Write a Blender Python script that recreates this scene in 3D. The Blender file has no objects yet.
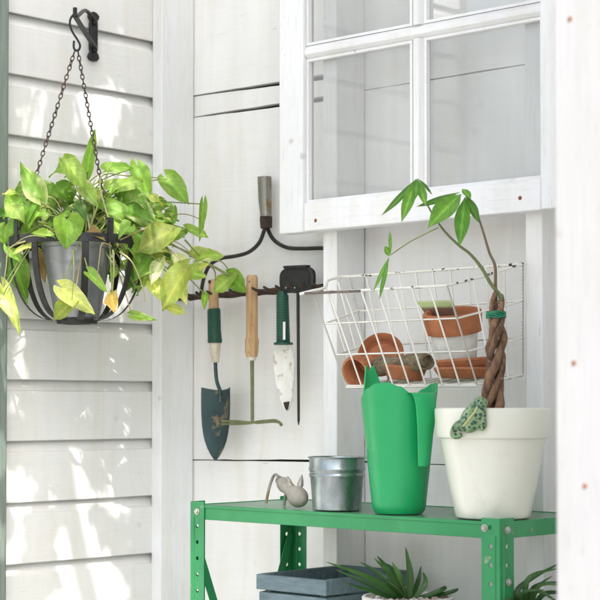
import bpy, math, random
from mathutils import Vector as V, Matrix, noise as mnoise
rnd = random.Random(11)
R = math.radians
scene = bpy.context.scene
COL = scene.collection

# ------------------------------------------------------------------ camera
HC = 1.30                       # camera height
RX, RY = 0.731, 0.6824          # picture-right direction (walls meet at 90 degrees)
F = 1740.0 / 600.0              # focal length in picture widths
PITCH = R(1.7)
HOR = 402.0
PY0 = HOR - 1740 * math.tan(PITCH)
right = V((RX, RY, 0)).normalized()
flat = V((-right.y, right.x, 0))
fwd = flat * math.cos(PITCH) + V((0, 0, math.sin(PITCH)))
up = right.cross(fwd)
CAM = V((0, 0, HC)) + right * 0.266 - flat * 4.0
cam = bpy.data.cameras.new('camera')
cam.sensor_width = 36; cam.lens = 36 * F
cam.shift_y = (PY0 - 300) / 600.0
cam.clip_end = 500; cam.clip_start = 0.05
co = bpy.data.objects.new('camera', cam); COL.objects.link(co)
co.location = CAM
co.rotation_euler = Matrix((right, up, -fwd)).transposed().to_euler()
scene.camera = co
cam.dof.use_dof = True; cam.dof.focus_distance = 3.35; cam.dof.aperture_fstop = 7.0

def ray(px, py):
    return right * ((px - 300) / 1740) + up * (-(py - PY0) / 1740) + fwd
def onY(px, py, y=0.0):
    d = ray(px, py); return CAM + d * ((y - CAM.y) / d.y)
def onX(px, py, x=0.0):
    d = ray(px, py); return CAM + d * ((x - CAM.x) / d.x)
def onZ(px, py, z):
    d = ray(px, py); return CAM + d * ((z - CAM.z) / d.z)
def pc(px, py, dep):
    d = ray(px, py); return CAM + d * (dep / d.dot(flat))
def depth(p): return (p - CAM).dot(flat)
def m_per_px(p): return depth(p) / 1740.0

# ------------------------------------------------------------------ mesh builder
class MB:
    def __init__(s): s.v = []; s.f = []; s.c = []; s.st = None; s.cur = (1, 1, 1)
    def add(s, vs, fs, col=None):
        o = len(s.v); c = col or s.cur
        s.v += [V(p) for p in vs]; s.c += [c] * len(vs)
        s.f += [tuple(i + o for i in f) for f in fs]
        return o
    def box(s, a, b, col=None):
        a = V(a); b = V(b)
        return s.obox((a + b) / 2, V((1, 0, 0)), V((0, 1, 0)), V((0, 0, 1)), abs(b.x - a.x) / 2, abs(b.y - a.y) / 2, abs(b.z - a.z) / 2, col)
    def obox(s, c, u, v, w, hu, hv, hw, col=None):
        P = [c + u * (i * hu) + v * (j * hv) + w * (k * hw) for k in (-1, 1) for j in (-1, 1) for i in (-1, 1)]
        return s.add(P, [(0, 2, 3, 1), (4, 5, 7, 6), (0, 1, 5, 4), (2, 6, 7, 3), (0, 4, 6, 2), (1, 3, 7, 5)], col)
    def bar(s, a, b, w, t, n, col=None):
        a = V(a); b = V(b); u = (b - a); L = u.length; u.normalize()
        v = n.cross(u).normalized(); n2 = u.cross(v)
        return s.obox((a + b) / 2, u, v, n2, L / 2, w / 2, t / 2, col)
    def prism(s, pts, o, u, v, n, t, col=None):
        k = len(pts)
        A = [o + u * p[0] + v * p[1] + n * (t / 2) for p in pts]
        B = [o + u * p[0] + v * p[1] - n * (t / 2) for p in pts]
        fs = [tuple(range(k)), tuple(range(2 * k - 1, k - 1, -1))]
        for i in range(k):
            j = (i + 1) % k; fs.append((i, i + k, j + k, j))
        return s.add(A + B, fs, col)
    def tube(s, path, r, seg=8, closed=False, caps=True, col=None, flatn=None, ratio=1.0):
        P = [V(p) for p in path]; n = len(P)
        rr = r if isinstance(r, (list, tuple)) else [r] * n
        T = []
        for i in range(n):
            if closed: t = P[(i + 1) % n] - P[i - 1]
            else: t = P[min(i + 1, n - 1)] - P[max(i - 1, 0)]
            if t.length < 1e-9: t = V((0, 0, 1))
            T.append(t.normalized())
        if flatn is not None: a = V(flatn)
        else: a = V((0, 0, 1)) if abs(T[0].z) < .9 else V((1, 0, 0))
        vs = []; fs = []
        for i in range(n):
            if flatn is not None: a = V(flatn)
            a = a - T[i] * a.dot(T[i])
            if a.length < 1e-6: a = T[i].orthogonal()
            a.normalize(); b = T[i].cross(a)
            for k in range(seg):
                th = 2 * math.pi * k / seg
                vs.append(P[i] + (a * math.cos(th) * ratio + b * math.sin(th)) * rr[i])
        m = n if closed else n - 1
        for i in range(m):
            j = (i + 1) % n
            for k in range(seg):
                l = (k + 1) % seg
                fs.append((i * seg + k, i * seg + l, j * seg + l, j * seg + k))
        if caps and not closed:
            fs.append(tuple(range(seg - 1, -1, -1))); fs.append(tuple((n - 1) * seg + k for k in range(seg)))
        return s.add(vs, fs, col)
    def lathe(s, prof, c, seg=40, M=None, col=None, closed=False):
        vs = []; fs = []; n = len(prof)
        for (r, z) in prof:
            for k in range(seg):
                th = 2 * math.pi * k / seg
                p = V((r * math.cos(th), r * math.sin(th), z))
                if M is not None: p = M @ p
                vs.append(V(c) + p)
        for i in range(n - 1 + (1 if closed else 0)):
            j = (i + 1) % n
            for k in range(seg):
                l = (k + 1) % seg
                fs.append((i * seg + k, i * seg + l, j * seg + l, j * seg + k))
        if not closed:
            if prof[0][0] > 1e-5: fs.append(tuple(range(seg - 1, -1, -1)))
            if prof[-1][0] > 1e-5: fs.append(tuple((n - 1) * seg + k for k in range(seg)))
        return s.add(vs, fs, col)
    def ball(s, c, rx, ry, rz, M=None, seg=14, rings=9, col=None):
        prof = [(max(math.cos(R(-90 + 180 * i / rings)), 1e-6), math.sin(R(-90 + 180 * i / rings))) for i in range(rings + 1)]
        S = Matrix.Diagonal((rx, ry, rz))
        return s.lathe(prof, c, seg, (M @ S) if M is not None else S, col)
    def sheet(s, grid, n, t, col=None, cols=None):
        """grid[i][j] points, thickened along n"""
        a = len(grid); b = len(grid[0]); vs = []; fs = []
        for sg in (0.5, -0.5):
            for row in grid:
                for p in row: vs.append(V(p) + n * (t * sg))
        N = a * b
        for i in range(a - 1):
            for j in range(b - 1):
                q = (i * b + j, i * b + j + 1, (i + 1) * b + j + 1, (i + 1) * b + j)
                fs.append(q); fs.append(tuple(x + N for x in reversed(q)))
        rim = [(0, j) for j in range(b)] + [(i, b - 1) for i in range(1, a)] + [(a - 1, j) for j in range(b - 2, -1, -1)] + [(i, 0) for i in range(a - 2, 0, -1)]
        for k in range(len(rim)):
            p = rim[k]; q = rim[(k + 1) % len(rim)]
            x = p[0] * b + p[1]; y = q[0] * b + q[1]
            fs.append((x, x + N, y + N, y))
        return s.add(vs, fs, col)
    def holed(s, o, u, v, n, W, L, pitch, r, t, skip=0):
        """perforated strip: o = lower left corner, u across, v along"""
        cells = max(1, int(round(L / pitch))); ph = L / cells
        for c in range(cells):
            ctr = o + u * (W / 2) + v * (ph * (c + .5))
            out = [(1, 0), (1, 1), (0, 1), (-1, 1), (-1, 0), (-1, -1), (0, -1), (1, -1)]
            A = []
            for sg in (.5, -.5):
                for (x, y) in out: A.append(ctr + u * (x * W / 2) + v * (y * ph / 2) + n * (t * sg))
                for k in range(8):
                    th = math.pi / 4 * k; A.append(ctr + u * (r * math.cos(th)) + v * (r * math.sin(th)) + n * (t * sg))
            fs = []
            for k in range(8):
                l = (k + 1) % 8
                fs.append((k, l, 8 + l, 8 + k)); fs.append((16 + k, 24 + k, 24 + l, 16 + l))
                fs.append((8 + k, 8 + l, 24 + l, 24 + k))
            for k in (7, 0, 3, 4): fs.append((k, k + 16, (k + 1) % 8 + 16, (k + 1) % 8))
            if c == 0: fs += [(5, 21, 22, 6), (6, 22, 23, 7)]
            if c == cells - 1: fs += [(1, 17, 18, 2), (2, 18, 19, 3)]
            s.add(A, fs)
    def build(s, name, m, parent=None, bevel=0, smooth=35, seg=2, clampwall=False):
        me = bpy.data.meshes.new(name)
        off = parent_loc(parent)
        vs = s.v
        if clampwall:
            vs = [V((max(p.x, .006 + .004 * rnd.random()), min(p.y, -.006 - .004 * rnd.random()), p.z)) for p in vs]
        me.from_pydata([tuple(p - off) for p in vs], [], s.f)
        me.validate()
        at = me.color_attributes.new('Col', 'FLOAT_COLOR', 'POINT')
        if len(at.data) == len(s.c):
            at.data.foreach_set('color', [x for c in s.c for x in (c[0], c[1], c[2], 1.0)])
        if s.st and len(s.st) == len(s.v):
            a2 = me.color_attributes.new('St', 'FLOAT_COLOR', 'POINT'); a2.data.foreach_set('color', [x for c in s.st for x in (c[0], c[1], c[2], 1.0)])
        import bmesh
        bm = bmesh.new(); bm.from_mesh(me)
        if smooth != 'leaf': bmesh.ops.recalc_face_normals(bm, faces=bm.faces)
        bm.to_mesh(me); bm.free()
        if smooth:
            me.shade_smooth()
            if smooth != 'leaf': me.set_sharp_from_angle(angle=R(smooth))
        me.materials.append(m)
        o = bpy.data.objects.new(name, me); COL.objects.link(o)
        if parent is not None: o.parent = parent
        if bevel:
            b = o.modifiers.new('bevel', 'BEVEL'); b.width = bevel; b.segments = seg; b.limit_method = 'ANGLE'; b.angle_limit = R(40)
        return o

def parent_loc(p):
    l = V((0, 0, 0))
    while p is not None: l += V(p.location); p = p.parent
    return l
def tag(o, label, cat, group=None):
    o['label'] = label; o['category'] = cat
    if group: o['group'] = group
    return o
def thing(name, loc, label, cat, group=None):
    o = bpy.data.objects.new(name, None); COL.objects.link(o)
    o.empty_display_size = .05; o.location = loc
    return tag(o, label, cat, group)
def struct(o): o['kind'] = 'structure'; return o
def spline(pts, n=8):
    P = [V(p) for p in pts]; out = []
    for i in range(len(P) - 1):
        p0 = P[max(i - 1, 0)]; p1 = P[i]; p2 = P[i + 1]; p3 = P[min(i + 2, len(P) - 1)]
        for k in range(n):
            t = k / n
            out.append(0.5 * ((2 * p1) + (p2 - p0) * t + (2 * p0 - 5 * p1 + 4 * p2 - p3) * t * t + (3 * p1 - p0 - 3 * p2 + p3) * t ** 3))
    out.append(P[-1]); return out
X = V((1, 0, 0)); Y = V((0, 1, 0)); Z = V((0, 0, 1))

# ------------------------------------------------------------------ materials
def newmat(name):
    m = bpy.data.materials.new(name); m.use_nodes = True
    nt = m.node_tree; nt.nodes.clear()
    out = nt.nodes.new('ShaderNodeOutputMaterial')
    b = nt.nodes.new('ShaderNodeBsdfPrincipled')
    nt.links.new(b.outputs[0], out.inputs[0])
    return m, nt, b, out
def N(nt, typ, **kw):
    n = nt.nodes.new(typ)
    for k, v in kw.items():
        if k.startswith('i_'):
            key = k[2:]; key = int(key) if key.isdigit() else key.replace('_', ' ')
            n.inputs[key].default_value = v
        else: setattr(n, k, v)
    return n
def coords(nt, scale=(1, 1, 1), src='Object', rot=(0, 0, 0)):
    tc = N(nt, 'ShaderNodeTexCoord'); mp = N(nt, 'ShaderNodeMapping')
    mp.inputs['Scale'].default_value = scale; mp.inputs['Rotation'].default_value = rot
    nt.links.new(tc.outputs[src], mp.inputs['Vector']); return mp.outputs[0]
def noise(nt, vec, scale, detail=4, rough=.55, dist=0):
    n = N(nt, 'ShaderNodeTexNoise'); n.inputs['Scale'].default_value = scale; n.inputs['Detail'].default_value = detail
    n.inputs['Roughness'].default_value = rough; n.inputs['Distortion'].default_value = dist
    nt.links.new(vec, n.inputs['Vector']); return n.outputs['Fac']
def ramp(nt, fac, stops, interp='LINEAR'):
    r = N(nt, 'ShaderNodeValToRGB'); e = r.color_ramp.elements; r.color_ramp.interpolation = interp
    while len(e) < len(stops): e.new(.5)
    for i, (p, c) in enumerate(stops):
        e[i].position = p; e[i].color = (c[0], c[1], c[2], 1) if not isinstance(c, (int, float)) else (c, c, c, 1)
    nt.links.new(fac, r.inputs[0]); return r.outputs[0]
def mix(nt, fac, a, b, mode='MIX'):
    n = N(nt, 'ShaderNodeMix', data_type='RGBA', blend_type=mode)
    for sock, val in ((n.inputs[0], fac), (n.inputs[6], a), (n.inputs[7], b)):
        if hasattr(val, 'links'): nt.links.new(val, sock)
        elif isinstance(val, (int, float)): sock.default_value = val if sock.type == 'VALUE' else (val, val, val, 1)
        else: sock.default_value = (*val[:3], 1)
    return n.outputs[2]
def bump(nt, b, h, strength=.3, dist=.002):
    n = N(nt, 'ShaderNodeBump'); n.inputs['Strength'].default_value = strength; n.inputs['Distance'].default_value = dist
    nt.links.new(h, n.inputs['Height']); nt.links.new(n.outputs[0], b.inputs['Normal'])

def white_paint(name, base, grain=(3, 3, 40), dirt=.25, crack=.5, seedoff=0.0, warm=(.62, .52, .38), gc=.88, vtint=False):
    """weathered white paint over wood; grain = coordinate scale, small along the grain"""
    m, nt, b, _ = newmat(name)
    g = coords(nt, grain); w = coords(nt, (1, 1, 1))
    mp = w.node; mp.inputs['Location'].default_value = (seedoff, seedoff * 1.7, seedoff * .6)
    gr = noise(nt, g, 6, 6, .65, .4)
    big = noise(nt, w, 3.2, 5, .6, .3)
    med = noise(nt, w, 22, 5, .7, .5)
    c = ramp(nt, big, [(.3, [x * .90 for x in base]), (.65, base)])
    c = mix(nt, 1.0, c, ramp(nt, gr, [(.30, gc), (.46, .985), (.7, 1.0)]), 'MULTIPLY')
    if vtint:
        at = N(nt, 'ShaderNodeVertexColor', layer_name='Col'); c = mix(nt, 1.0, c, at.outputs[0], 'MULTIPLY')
    st_ = noise(nt, coords(nt, (9, 9, .9)), 2.4, 5, .6, .6)
    c = mix(nt, 1.0, c, ramp(nt, st_, [(.34, (.955, .94, .90)), (.56, (1, 1, 1))]), 'MULTIPLY')
    # grey-brown smudges
    d = ramp(nt, med, [(.60, 0), (.78, 1)])
    d2 = ramp(nt, noise(nt, w, 1.7, 3), [(.45, 0), (.7, 1)])
    dm = N(nt, 'ShaderNodeMath', operation='MULTIPLY'); nt.links.new(d, dm.inputs[0]); nt.links.new(d2, dm.inputs[1])
    dm2 = N(nt, 'ShaderNodeMath', operation='MULTIPLY'); nt.links.new(dm.outputs[0], dm2.inputs[0]); dm2.inputs[1].default_value = dirt
    c = mix(nt, dm2.outputs[0], c, warm)
    # hair cracks along the grain and small chips
    ck = noise(nt, coords(nt, [x * .8 for x in grain]), 11, 3, .5, 1.2)
    ckm = ramp(nt, ck, [(.70, 0), (.735, 1)])
    ch = ramp(nt, noise(nt, w, 60, 3, .6), [(.735, 0), (.77, 1)])
    mk = ramp(nt, noise(nt, w, 4.3, 2), [(.5, 0), (.62, 1)])
    vk = N(nt, 'ShaderNodeTexVoronoi'); vk.inputs['Scale'].default_value = 8.5
    wv_ = N(nt, 'ShaderNodeVectorMath', operation='ADD'); nt.links.new(w, wv_.inputs[0])
    nz_ = N(nt, 'ShaderNodeTexNoise'); nz_.inputs['Scale'].default_value = 30; nt.links.new(w, nz_.inputs['Vector'])
    sc_ = N(nt, 'ShaderNodeVectorMath', operation='SCALE'); sc_.inputs['Scale'].default_value = .02; nt.links.new(nz_.outputs['Color'], sc_.inputs[0]); nt.links.new(sc_.outputs[0], wv_.inputs[1])
    nt.links.new(wv_.outputs[0], vk.inputs['Vector'])
    kn = ramp(nt, vk.outputs['Distance'], [(.03, 1), (.085, 0)])
    kf = N(nt, 'ShaderNodeMath', operation='MULTIPLY'); nt.links.new(kn, kf.inputs[0]); kf.inputs[1].default_value = .55 * crack
    c = mix(nt, kf.outputs[0], c, (.36, .32, .28))
    s1 = N(nt, 'ShaderNodeMath', operation='ADD', use_clamp=True); nt.links.new(ckm, s1.inputs[0]); nt.links.new(ch, s1.inputs[1])
    s2 = N(nt, 'ShaderNodeMath', operation='MULTIPLY'); nt.links.new(s1.outputs[0], s2.inputs[0]); nt.links.new(mk, s2.inputs[1])
    s3 = N(nt, 'ShaderNodeMath', operation='MULTIPLY'); nt.links.new(s2.outputs[0], s3.inputs[0]); s3.inputs[1].default_value = crack
    c = mix(nt, s3.outputs[0], c, (.22, .19, .16))
    nt.links.new(c, b.inputs['Base Color'])
    b.inputs['Roughness'].default_value = .62; b.inputs['Specular IOR Level'].default_value = .3
    hh = N(nt, 'ShaderNodeMath', operation='SUBTRACT'); nt.links.new(gr, hh.inputs[0]); nt.links.new(s2.outputs[0], hh.inputs[1])
    bump(nt, b, hh.outputs[0], .35, .0015)
    return m

def simple(name, c1, c2, rough=.5, scale=8, metal=0, grain=(1, 1, 1), bmp=.2, bdist=.001, spec=.5, spots=None, spotthr=(.62, .7), vary_rough=0, coat=0):
    m, nt, b, _ = newmat(name)
    w = coords(nt, grain)
    n = noise(nt, w, scale, 6, .62, .2)
    c = ramp(nt, n, [(.32, c1), (.68, c2)])
    if spots:
        sp = ramp(nt, noise(nt, coords(nt), scale * 2.3, 5, .65), [(spotthr[0], 0), (spotthr[1], 1)])
        c = mix(nt, sp, c, spots)
    nt.links.new(c, b.inputs['Base Color'])
    b.inputs['Metallic'].default_value = metal; b.inputs['Roughness'].default_value = rough
    b.inputs['Specular IOR Level'].default_value = spec
    if coat: b.inputs['Coat Weight'].default_value = coat; b.inputs['Coat Roughness'].default_value = .15
    if vary_rough:
        rr = ramp(nt, noise(nt, w, scale * 1.7, 4), [(.3, rough - vary_rough), (.7, rough + vary_rough)]); nt.links.new(rr, b.inputs['Roughness'])
    if bmp: bump(nt, b, n, bmp, bdist)
    return m

def leafmat(name, rough=.42, transl=.35, vein=.0, blotch=0.0):
    m, nt, b, out = newmat(name)
    at = N(nt, 'ShaderNodeVertexColor', layer_name='Col')
    n = noise(nt, coords(nt), 45, 4, .6)
    c = mix(nt, 1.0, at.outputs[0], ramp(nt, n, [(.3, (.72, .78, .7)), (.7, (1.15, 1.1, 1.0))]), 'MULTIPLY')
    if blotch:
        bn = ramp(nt, noise(nt, coords(nt), 38, 5, .7, 1.5), [(.60, 0), (.74, blotch)])
        c = mix(nt, bn, c, (.60, .62, .26))
    if vein:
        st = N(nt, 'ShaderNodeVertexColor', layer_name='St'); sp = N(nt, 'ShaderNodeSeparateColor'); nt.links.new(st.outputs[0], sp.inputs[0])
        def mth(op, a, b_=None):
            k = N(nt, 'ShaderNodeMath', operation=op)
            for i, x in enumerate((a, b_)):
                if x is None: continue
                if hasattr(x, 'links'): nt.links.new(x, k.inputs[i])
                else: k.inputs[i].default_value = x
            return k.outputs[0]
        ab = mth('ABSOLUTE', mth('SUBTRACT', sp.outputs[0], .5))
        ph = mth('SUBTRACT', mth('MULTIPLY', sp.outputs[1], 38.0), mth('MULTIPLY', ab, 26.0))
        vn = ramp(nt, mth('SINE', ph), [(.82, 0), (1.0, 1)])
        md = ramp(nt, ab, [(.0, 1), (.05, 0)])
        tot = mth('MULTIPLY', mth('MAXIMUM', vn, md), vein)
        c = mix(nt, tot, c, mix(nt, 1.0, c, (1.7, 1.45, 1.6), 'MULTIPLY'))
    nt.links.new(c, b.inputs['Base Color']); b.inputs['Roughness'].default_value = rough
    b.inputs['Specular IOR Level'].default_value = .4
    t = N(nt, 'ShaderNodeBsdfTranslucent')
    c2 = mix(nt, 1.0, c, (1.25, 1.35, .55), 'MULTIPLY'); nt.links.new(c2, t.inputs[0])
    ms = N(nt, 'ShaderNodeMixShader'); ms.inputs[0].default_value = transl
    nt.links.new(b.outputs[0], ms.inputs[1]); nt.links.new(t.outputs[0], ms.inputs[2]); nt.links.new(ms.outputs[0], out.inputs[0])
    bump(nt, b, n, .25, .001)
    return m
def vcol(name, rough=.6, metal=0, mottle=.2, scale=60):
    m, nt, b, _ = newmat(name)
    at = N(nt, 'ShaderNodeVertexColor', layer_name='Col')
    n = noise(nt, coords(nt), scale, 5, .6)
    c = mix(nt, 1.0, at.outputs[0], ramp(nt, n, [(.3, 1 - mottle), (.7, 1.0 + mottle * .4)]), 'MULTIPLY')
    nt.links.new(c, b.inputs['Base Color']); b.inputs['Roughness'].default_value = rough; b.inputs['Metallic'].default_value = metal
    bump(nt, b, n, .2, .001)
    return m

M = {}
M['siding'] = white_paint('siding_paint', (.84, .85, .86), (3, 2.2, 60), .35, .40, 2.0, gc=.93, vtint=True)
M['plank'] = white_paint('plank_paint', (.875, .868, .85), (1.6, 40, 22), .40, .30, 7.0, gc=.965)
M['stud'] = white_paint('stud_paint', (.875, .875, .875), (40, 40, 2.5), .35, .8, 11.0)
M['corner'] = white_paint('corner_paint', (.84, .85, .86), (40, 40, 2.5), .3, .6, 3.0)
M['sash_v'] = white_paint('sash_paint_upright', (.87, .87, .88), (45, 45, 2.5), .25, .8, 17.0)
M['sash_h'] = white_paint('sash_paint_level', (.87, .87, .88), (2.5, 45, 45), .25, .8, 23.0)
M['post'] = white_paint('post_paint', (.50, .495, .49), (30, 30, 2.0), .8, 1.0, 31.0, (.42, .33, .24), gc=.90)
M['gap'] = simple('dark_gap', (.02, .018, .015), (.05, .045, .04), .9, 20)
M['sheath'] = simple('weathered_sheathing', (.16, .15, .14), (.26, .25, .24), .9, 9)
M['greypost'] = simple('grey_green_paint', (.16, .20, .17), (.23, .27, .235), .55, 5, grain=(30, 30, 2), bmp=.3)
M['iron'] = simple('black_iron', (.012, .012, .013), (.03, .03, .031), .5, 40, .3, bmp=.4, spots=(.06, .05, .04))
M['chain'] = simple('rusty_chain', (.05, .035, .03), (.12, .08, .065), .6, 60, .4)
M['galv'] = simple('galvanised_steel', (.22, .26, .265), (.46, .50, .51), .30, 26, .92, grain=(1, 1, .5), bmp=.15, vary_rough=.1, spots=(.30, .33, .33), spotthr=(.55, .75))
M['oldgalv'] = simple('old_zinc', (.17, .175, .19), (.34, .35, .365), .42, 12, .6, grain=(1, 1, .4), spots=(.32, .32, .31))
M['leaf'] = leafmat('variegated_leaf', .48, .40, .32, .6)
M['tree_leaf'] = leafmat('glossy_leaf', .35, .3, .5)
M['stem'] = vcol('stem', .6)
M['rust'] = simple('rusty_iron', (.028, .02, .016), (.09, .055, .038), .8, 45, .3, bmp=.8, bdist=.002, spots=(.14, .075, .04))
M['bowiron'] = simple('dark_iron_rod', (.022, .02, .019), (.055, .047, .042), .55, 40, .4, bmp=.4)
M['socket'] = simple('grey_steel_socket', (.22, .21, .18), (.36, .35, .31), .45, 20, .6, grain=(1, 1, .3), spots=(.25, .17, .08), spotthr=(.52, .62))
M['wood'] = simple('pale_handle_wood', (.36, .20, .09), (.66, .45, .25), .6, 34, grain=(3, 3, .22), bmp=.4, spots=(.24, .13, .06), spotthr=(.60, .74))
M['oldwood'] = simple('weathered_handle_wood', (.25, .23, .19), (.42, .39, .33), .75, 16, grain=(2, 2, 2), bmp=.5)
M['darkgreen'] = simple('green_rubber', (.006, .055, .036), (.012, .085, .055), .55, 30, bmp=.3)
M['blade'] = simple('dark_steel_blade', (.018, .045, .047), (.045, .085, .085), .40, 9, .3, bmp=.25, spots=(.26, .19, .11), spotthr=(.56, .66))
M['whiteblade'] = simple('worn_white_blade', (.68, .66, .60), (.84, .83, .79), .6, 22, bmp=.4, spots=(.42, .34, .24), spotthr=(.56, .66))
M['ferrule'] = simple('pale_ferrule', (.55, .47, .36), (.78, .74, .66), .5, 30, .2, spots=(.4, .25, .12), spotthr=(.58, .66))
M['olive'] = simple('olive_paint', (.12, .14, .055), (.20, .215, .10), .5, 30, .2, spots=(.3, .3, .22), spotthr=(.62, .7))
M['black'] = simple('black_plastic', (.010, .010, .010), (.022, .022, .022), .6, 30, bmp=.3)
M['sticker'] = simple('white_sticker', (.7, .7, .7), (.8, .8, .8), .5, 10)
M['wire'] = simple('white_coated_wire', (.72, .70, .62), (.82, .80, .74), .45, 30, bmp=.15)
M['wirechip'] = simple('chipped_white_wire', (.74, .72, .65), (.82, .80, .74), .5, 30, spots=(.035, .028, .025), spotthr=(.575, .60))
M['wirerust'] = simple('bare_rusty_wire', (.10, .085, .075), (.24, .20, .17), .6, 40, .3)
M['terra'] = simple('terracotta', (.31, .10, .040), (.50, .19, .082), .8, 26, bmp=.3, spots=(.55, .36, .26), spotthr=(.64, .78))
M['dipped'] = vcol('dipped_terracotta', .75, 0, .22, 40)
M['twine'] = simple('jute_twine', (.15, .115, .07), (.30, .24, .155), .95, 120, bmp=.8)
M['packet'] = vcol('printed_paper', .5, 0, .12, 60)
M['greenplastic'] = simple('green_plastic', (.009, .325, .10), (.013, .375, .12), .34, 6, bmp=.10, spec=.5, spots=(.05, .37, .16), spotthr=(.60, .82), vary_rough=.12)
M['shelfpaint'] = simple('green_enamel', (.014, .215, .068), (.034, .285, .098), .34, 9, bmp=.25, spots=(.30, .32, .22), spotthr=(.665, .70), vary_rough=.12)
M['shelftop'] = simple('green_shelf_sheet', (.06, .22, .11), (.16, .29, .19), .32, 8, bmp=.1)
M['bolt'] = simple('steel_bolt', (.40, .38, .34), (.6, .58, .54), .4, 40, .8)
M['ceramic'] = simple('cream_glazed_pot', (.70, .70, .60), (.78, .775, .685), .30, 3.2, bmp=.05, spec=.5, coat=.3, grain=(1, 1, .6), spots=(.58, .57, .45), spotthr=(.58, .80))
M['soil'] = simple('potting_soil', (.025, .018, .012), (.08, .055, .035), .95, 60, bmp=1.0, bdist=.006)
M['bark'] = simple('brown_bark', (.055, .028, .015), (.31, .175, .10), .85, 60, grain=(1, 1, .22), bmp=1.0, bdist=.004, spots=(.38, .29, .20), spotthr=(.58, .72))
M['tie'] = simple('green_tie', (.005, .16, .08), (.01, .22, .11), .4, 30)
M['crate'] = simple('blue_grey_stain', (.09, .14, .16), (.165, .225, .245), .7, 12, grain=(2, 8, 8), bmp=.5, spots=(.38, .36, .31), spotthr=(.68, .73))
M['stonepot'] = simple('pale_cement_pot', (.55, .53, .48), (.72, .70, .66), .7, 16, bmp=.3)
M['pebble'] = vcol('pebbles', .6, 0, .2, 80)
M['nail'] = simple('rusty_nail', (.16, .055, .02), (.34, .15, .07), .8, 80)
M['stripe'] = simple('yellow_glaze', (.55, .50, .18), (.62, .56, .25), .35, 30)
M['trunk'] = simple('grey_bark', (.10, .08, .06), (.22, .18, .14), .9, 12, grain=(1, 1, .2), bmp=.9, bdist=.01)
M['groundmat'] = simple('pale_paving', (.30, .295, .28), (.42, .41, .39), .85, 3, bmp=.5, bdist=.004, spots=(.33, .30, .25), spotthr=(.6, .75))

def overlay(m, scale, thr, col, fac=1.0, stretch=(1, 1, 1)):
    """a second layer of marks over a finished material"""
    nt = m.node_tree; b = next(n for n in nt.nodes if n.type == 'BSDF_PRINCIPLED'); lk = b.inputs['Base Color'].links[0].from_socket
    k = ramp(nt, noise(nt, coords(nt, stretch), scale, 5, .65, .4), [(thr[0], 0), (thr[1], fac)])
    nt.links.new(mix(nt, k, lk, col), b.inputs['Base Color'])
overlay(M['ceramic'], 75, (.74, .765), (.10, .08, .06), .9)
overlay(M['ceramic'], 14, (.60, .80), (.42, .40, .30), .35, (1, 1, .35))
overlay(M['shelfpaint'], 55, (.70, .73), (.16, .09, .05), .85)
overlay(M['shelfpaint'], 30, (.62, .75), (.10, .26, .14), .5, (1, 1, .3))
overlay(M['shelftop'], 40, (.60, .72), (.20, .19, .15), .6)
overlay(M['terra'], 60, (.62, .74), (.20, .075, .04), .55)
overlay(M['bark'], 30, (.50, .62), (.03, .018, .012), .75, (1, 1, .3))

# frog glaze: pale green with dark blotches and a yellow back stripe (vertex colour)
m, nt, b, _ = newmat('spotted_glaze')
vo = N(nt, 'ShaderNodeTexVoronoi'); vo.inputs['Scale'].default_value = 165; nt.links.new(coords(nt), vo.inputs['Vector'])
n2 = noise(nt, coords(nt), 70, 3)
c = ramp(nt, n2, [(.35, (.10, .20, .08)), (.65, (.27, .38, .20))])
c = mix(nt, ramp(nt, vo.outputs['Distance'], [(.36, 1), (.47, 0)]), c, (.015, .06, .045))
nt.links.new(c, b.inputs['Base Color']); b.inputs['Roughness'].default_value = .35
M['lizard'] = m

# window glass: thin clear reflecting pane, pale glare painted in as diffuse
m, nt, b, out = newmat('window_glass'); nt.nodes.remove(b)
tr = N(nt, 'ShaderNodeBsdfTransparent'); tr.inputs[0].default_value = (.97, .985, .975, 1)
gl = N(nt, 'ShaderNodeBsdfGlossy'); gl.inputs['Roughness'].default_value = .02
df = N(nt, 'ShaderNodeBsdfDiffuse'); df.inputs[0].default_value = (.93, .94, .95, 1)
fr = N(nt, 'ShaderNodeFresnel'); fr.inputs[0].default_value = 1.5
s1 = N(nt, 'ShaderNodeMixShader'); nt.links.new(fr.outputs[0], s1.inputs[0]); nt.links.new(tr.outputs[0], s1.inputs[1]); nt.links.new(gl.outputs[0], s1.inputs[2])
glare = ramp(nt, noise(nt, coords(nt, (2.2, 2.2, 1.2), rot=(0, .8, 0)), 1.6, 3, .5, .3), [(.38, .14), (.66, .28)])
s2 = N(nt, 'ShaderNodeMixShader'); nt.links.new(glare, s2.inputs[0]); nt.links.new(s1.outputs[0], s2.inputs[1]); nt.links.new(df.outputs[0], s2.inputs[2])
nt.links.new(s2.outputs[0], out.inputs[0])
M['glass'] = m

# ------------------------------------------------------------------ light
SUN_EL, SUN_AZ = R(48), R(-25.7)      # azimuth measured from +X towards +Y
sdir = V((math.cos(SUN_EL) * math.cos(SUN_AZ), math.cos(SUN_EL) * math.sin(SUN_AZ), math.sin(SUN_EL)))
sun = bpy.data.lights.new('sun', 'SUN'); sun.energy = 5.0; sun.angle = R(.5); sun.color = (1, .965, .91)
so = bpy.data.objects.new('sun', sun); COL.objects.link(so)
so.rotation_euler = sdir.to_track_quat('Z', 'Y').to_euler(); so.location = (3, -3, 5)
w = bpy.data.worlds.new('World'); scene.world = w; w.use_nodes = True
nt = w.node_tree; nt.nodes.clear()
sky = nt.nodes.new('ShaderNodeTexSky'); sky.sky_type = 'NISHITA'; sky.sun_disc = False
sky.sun_elevation = SUN_EL; sky.sun_rotation = math.pi / 2 - SUN_AZ
sky.dust_density = 3.0; sky.air_density = 1.0; sky.ozone_density = .6
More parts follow.
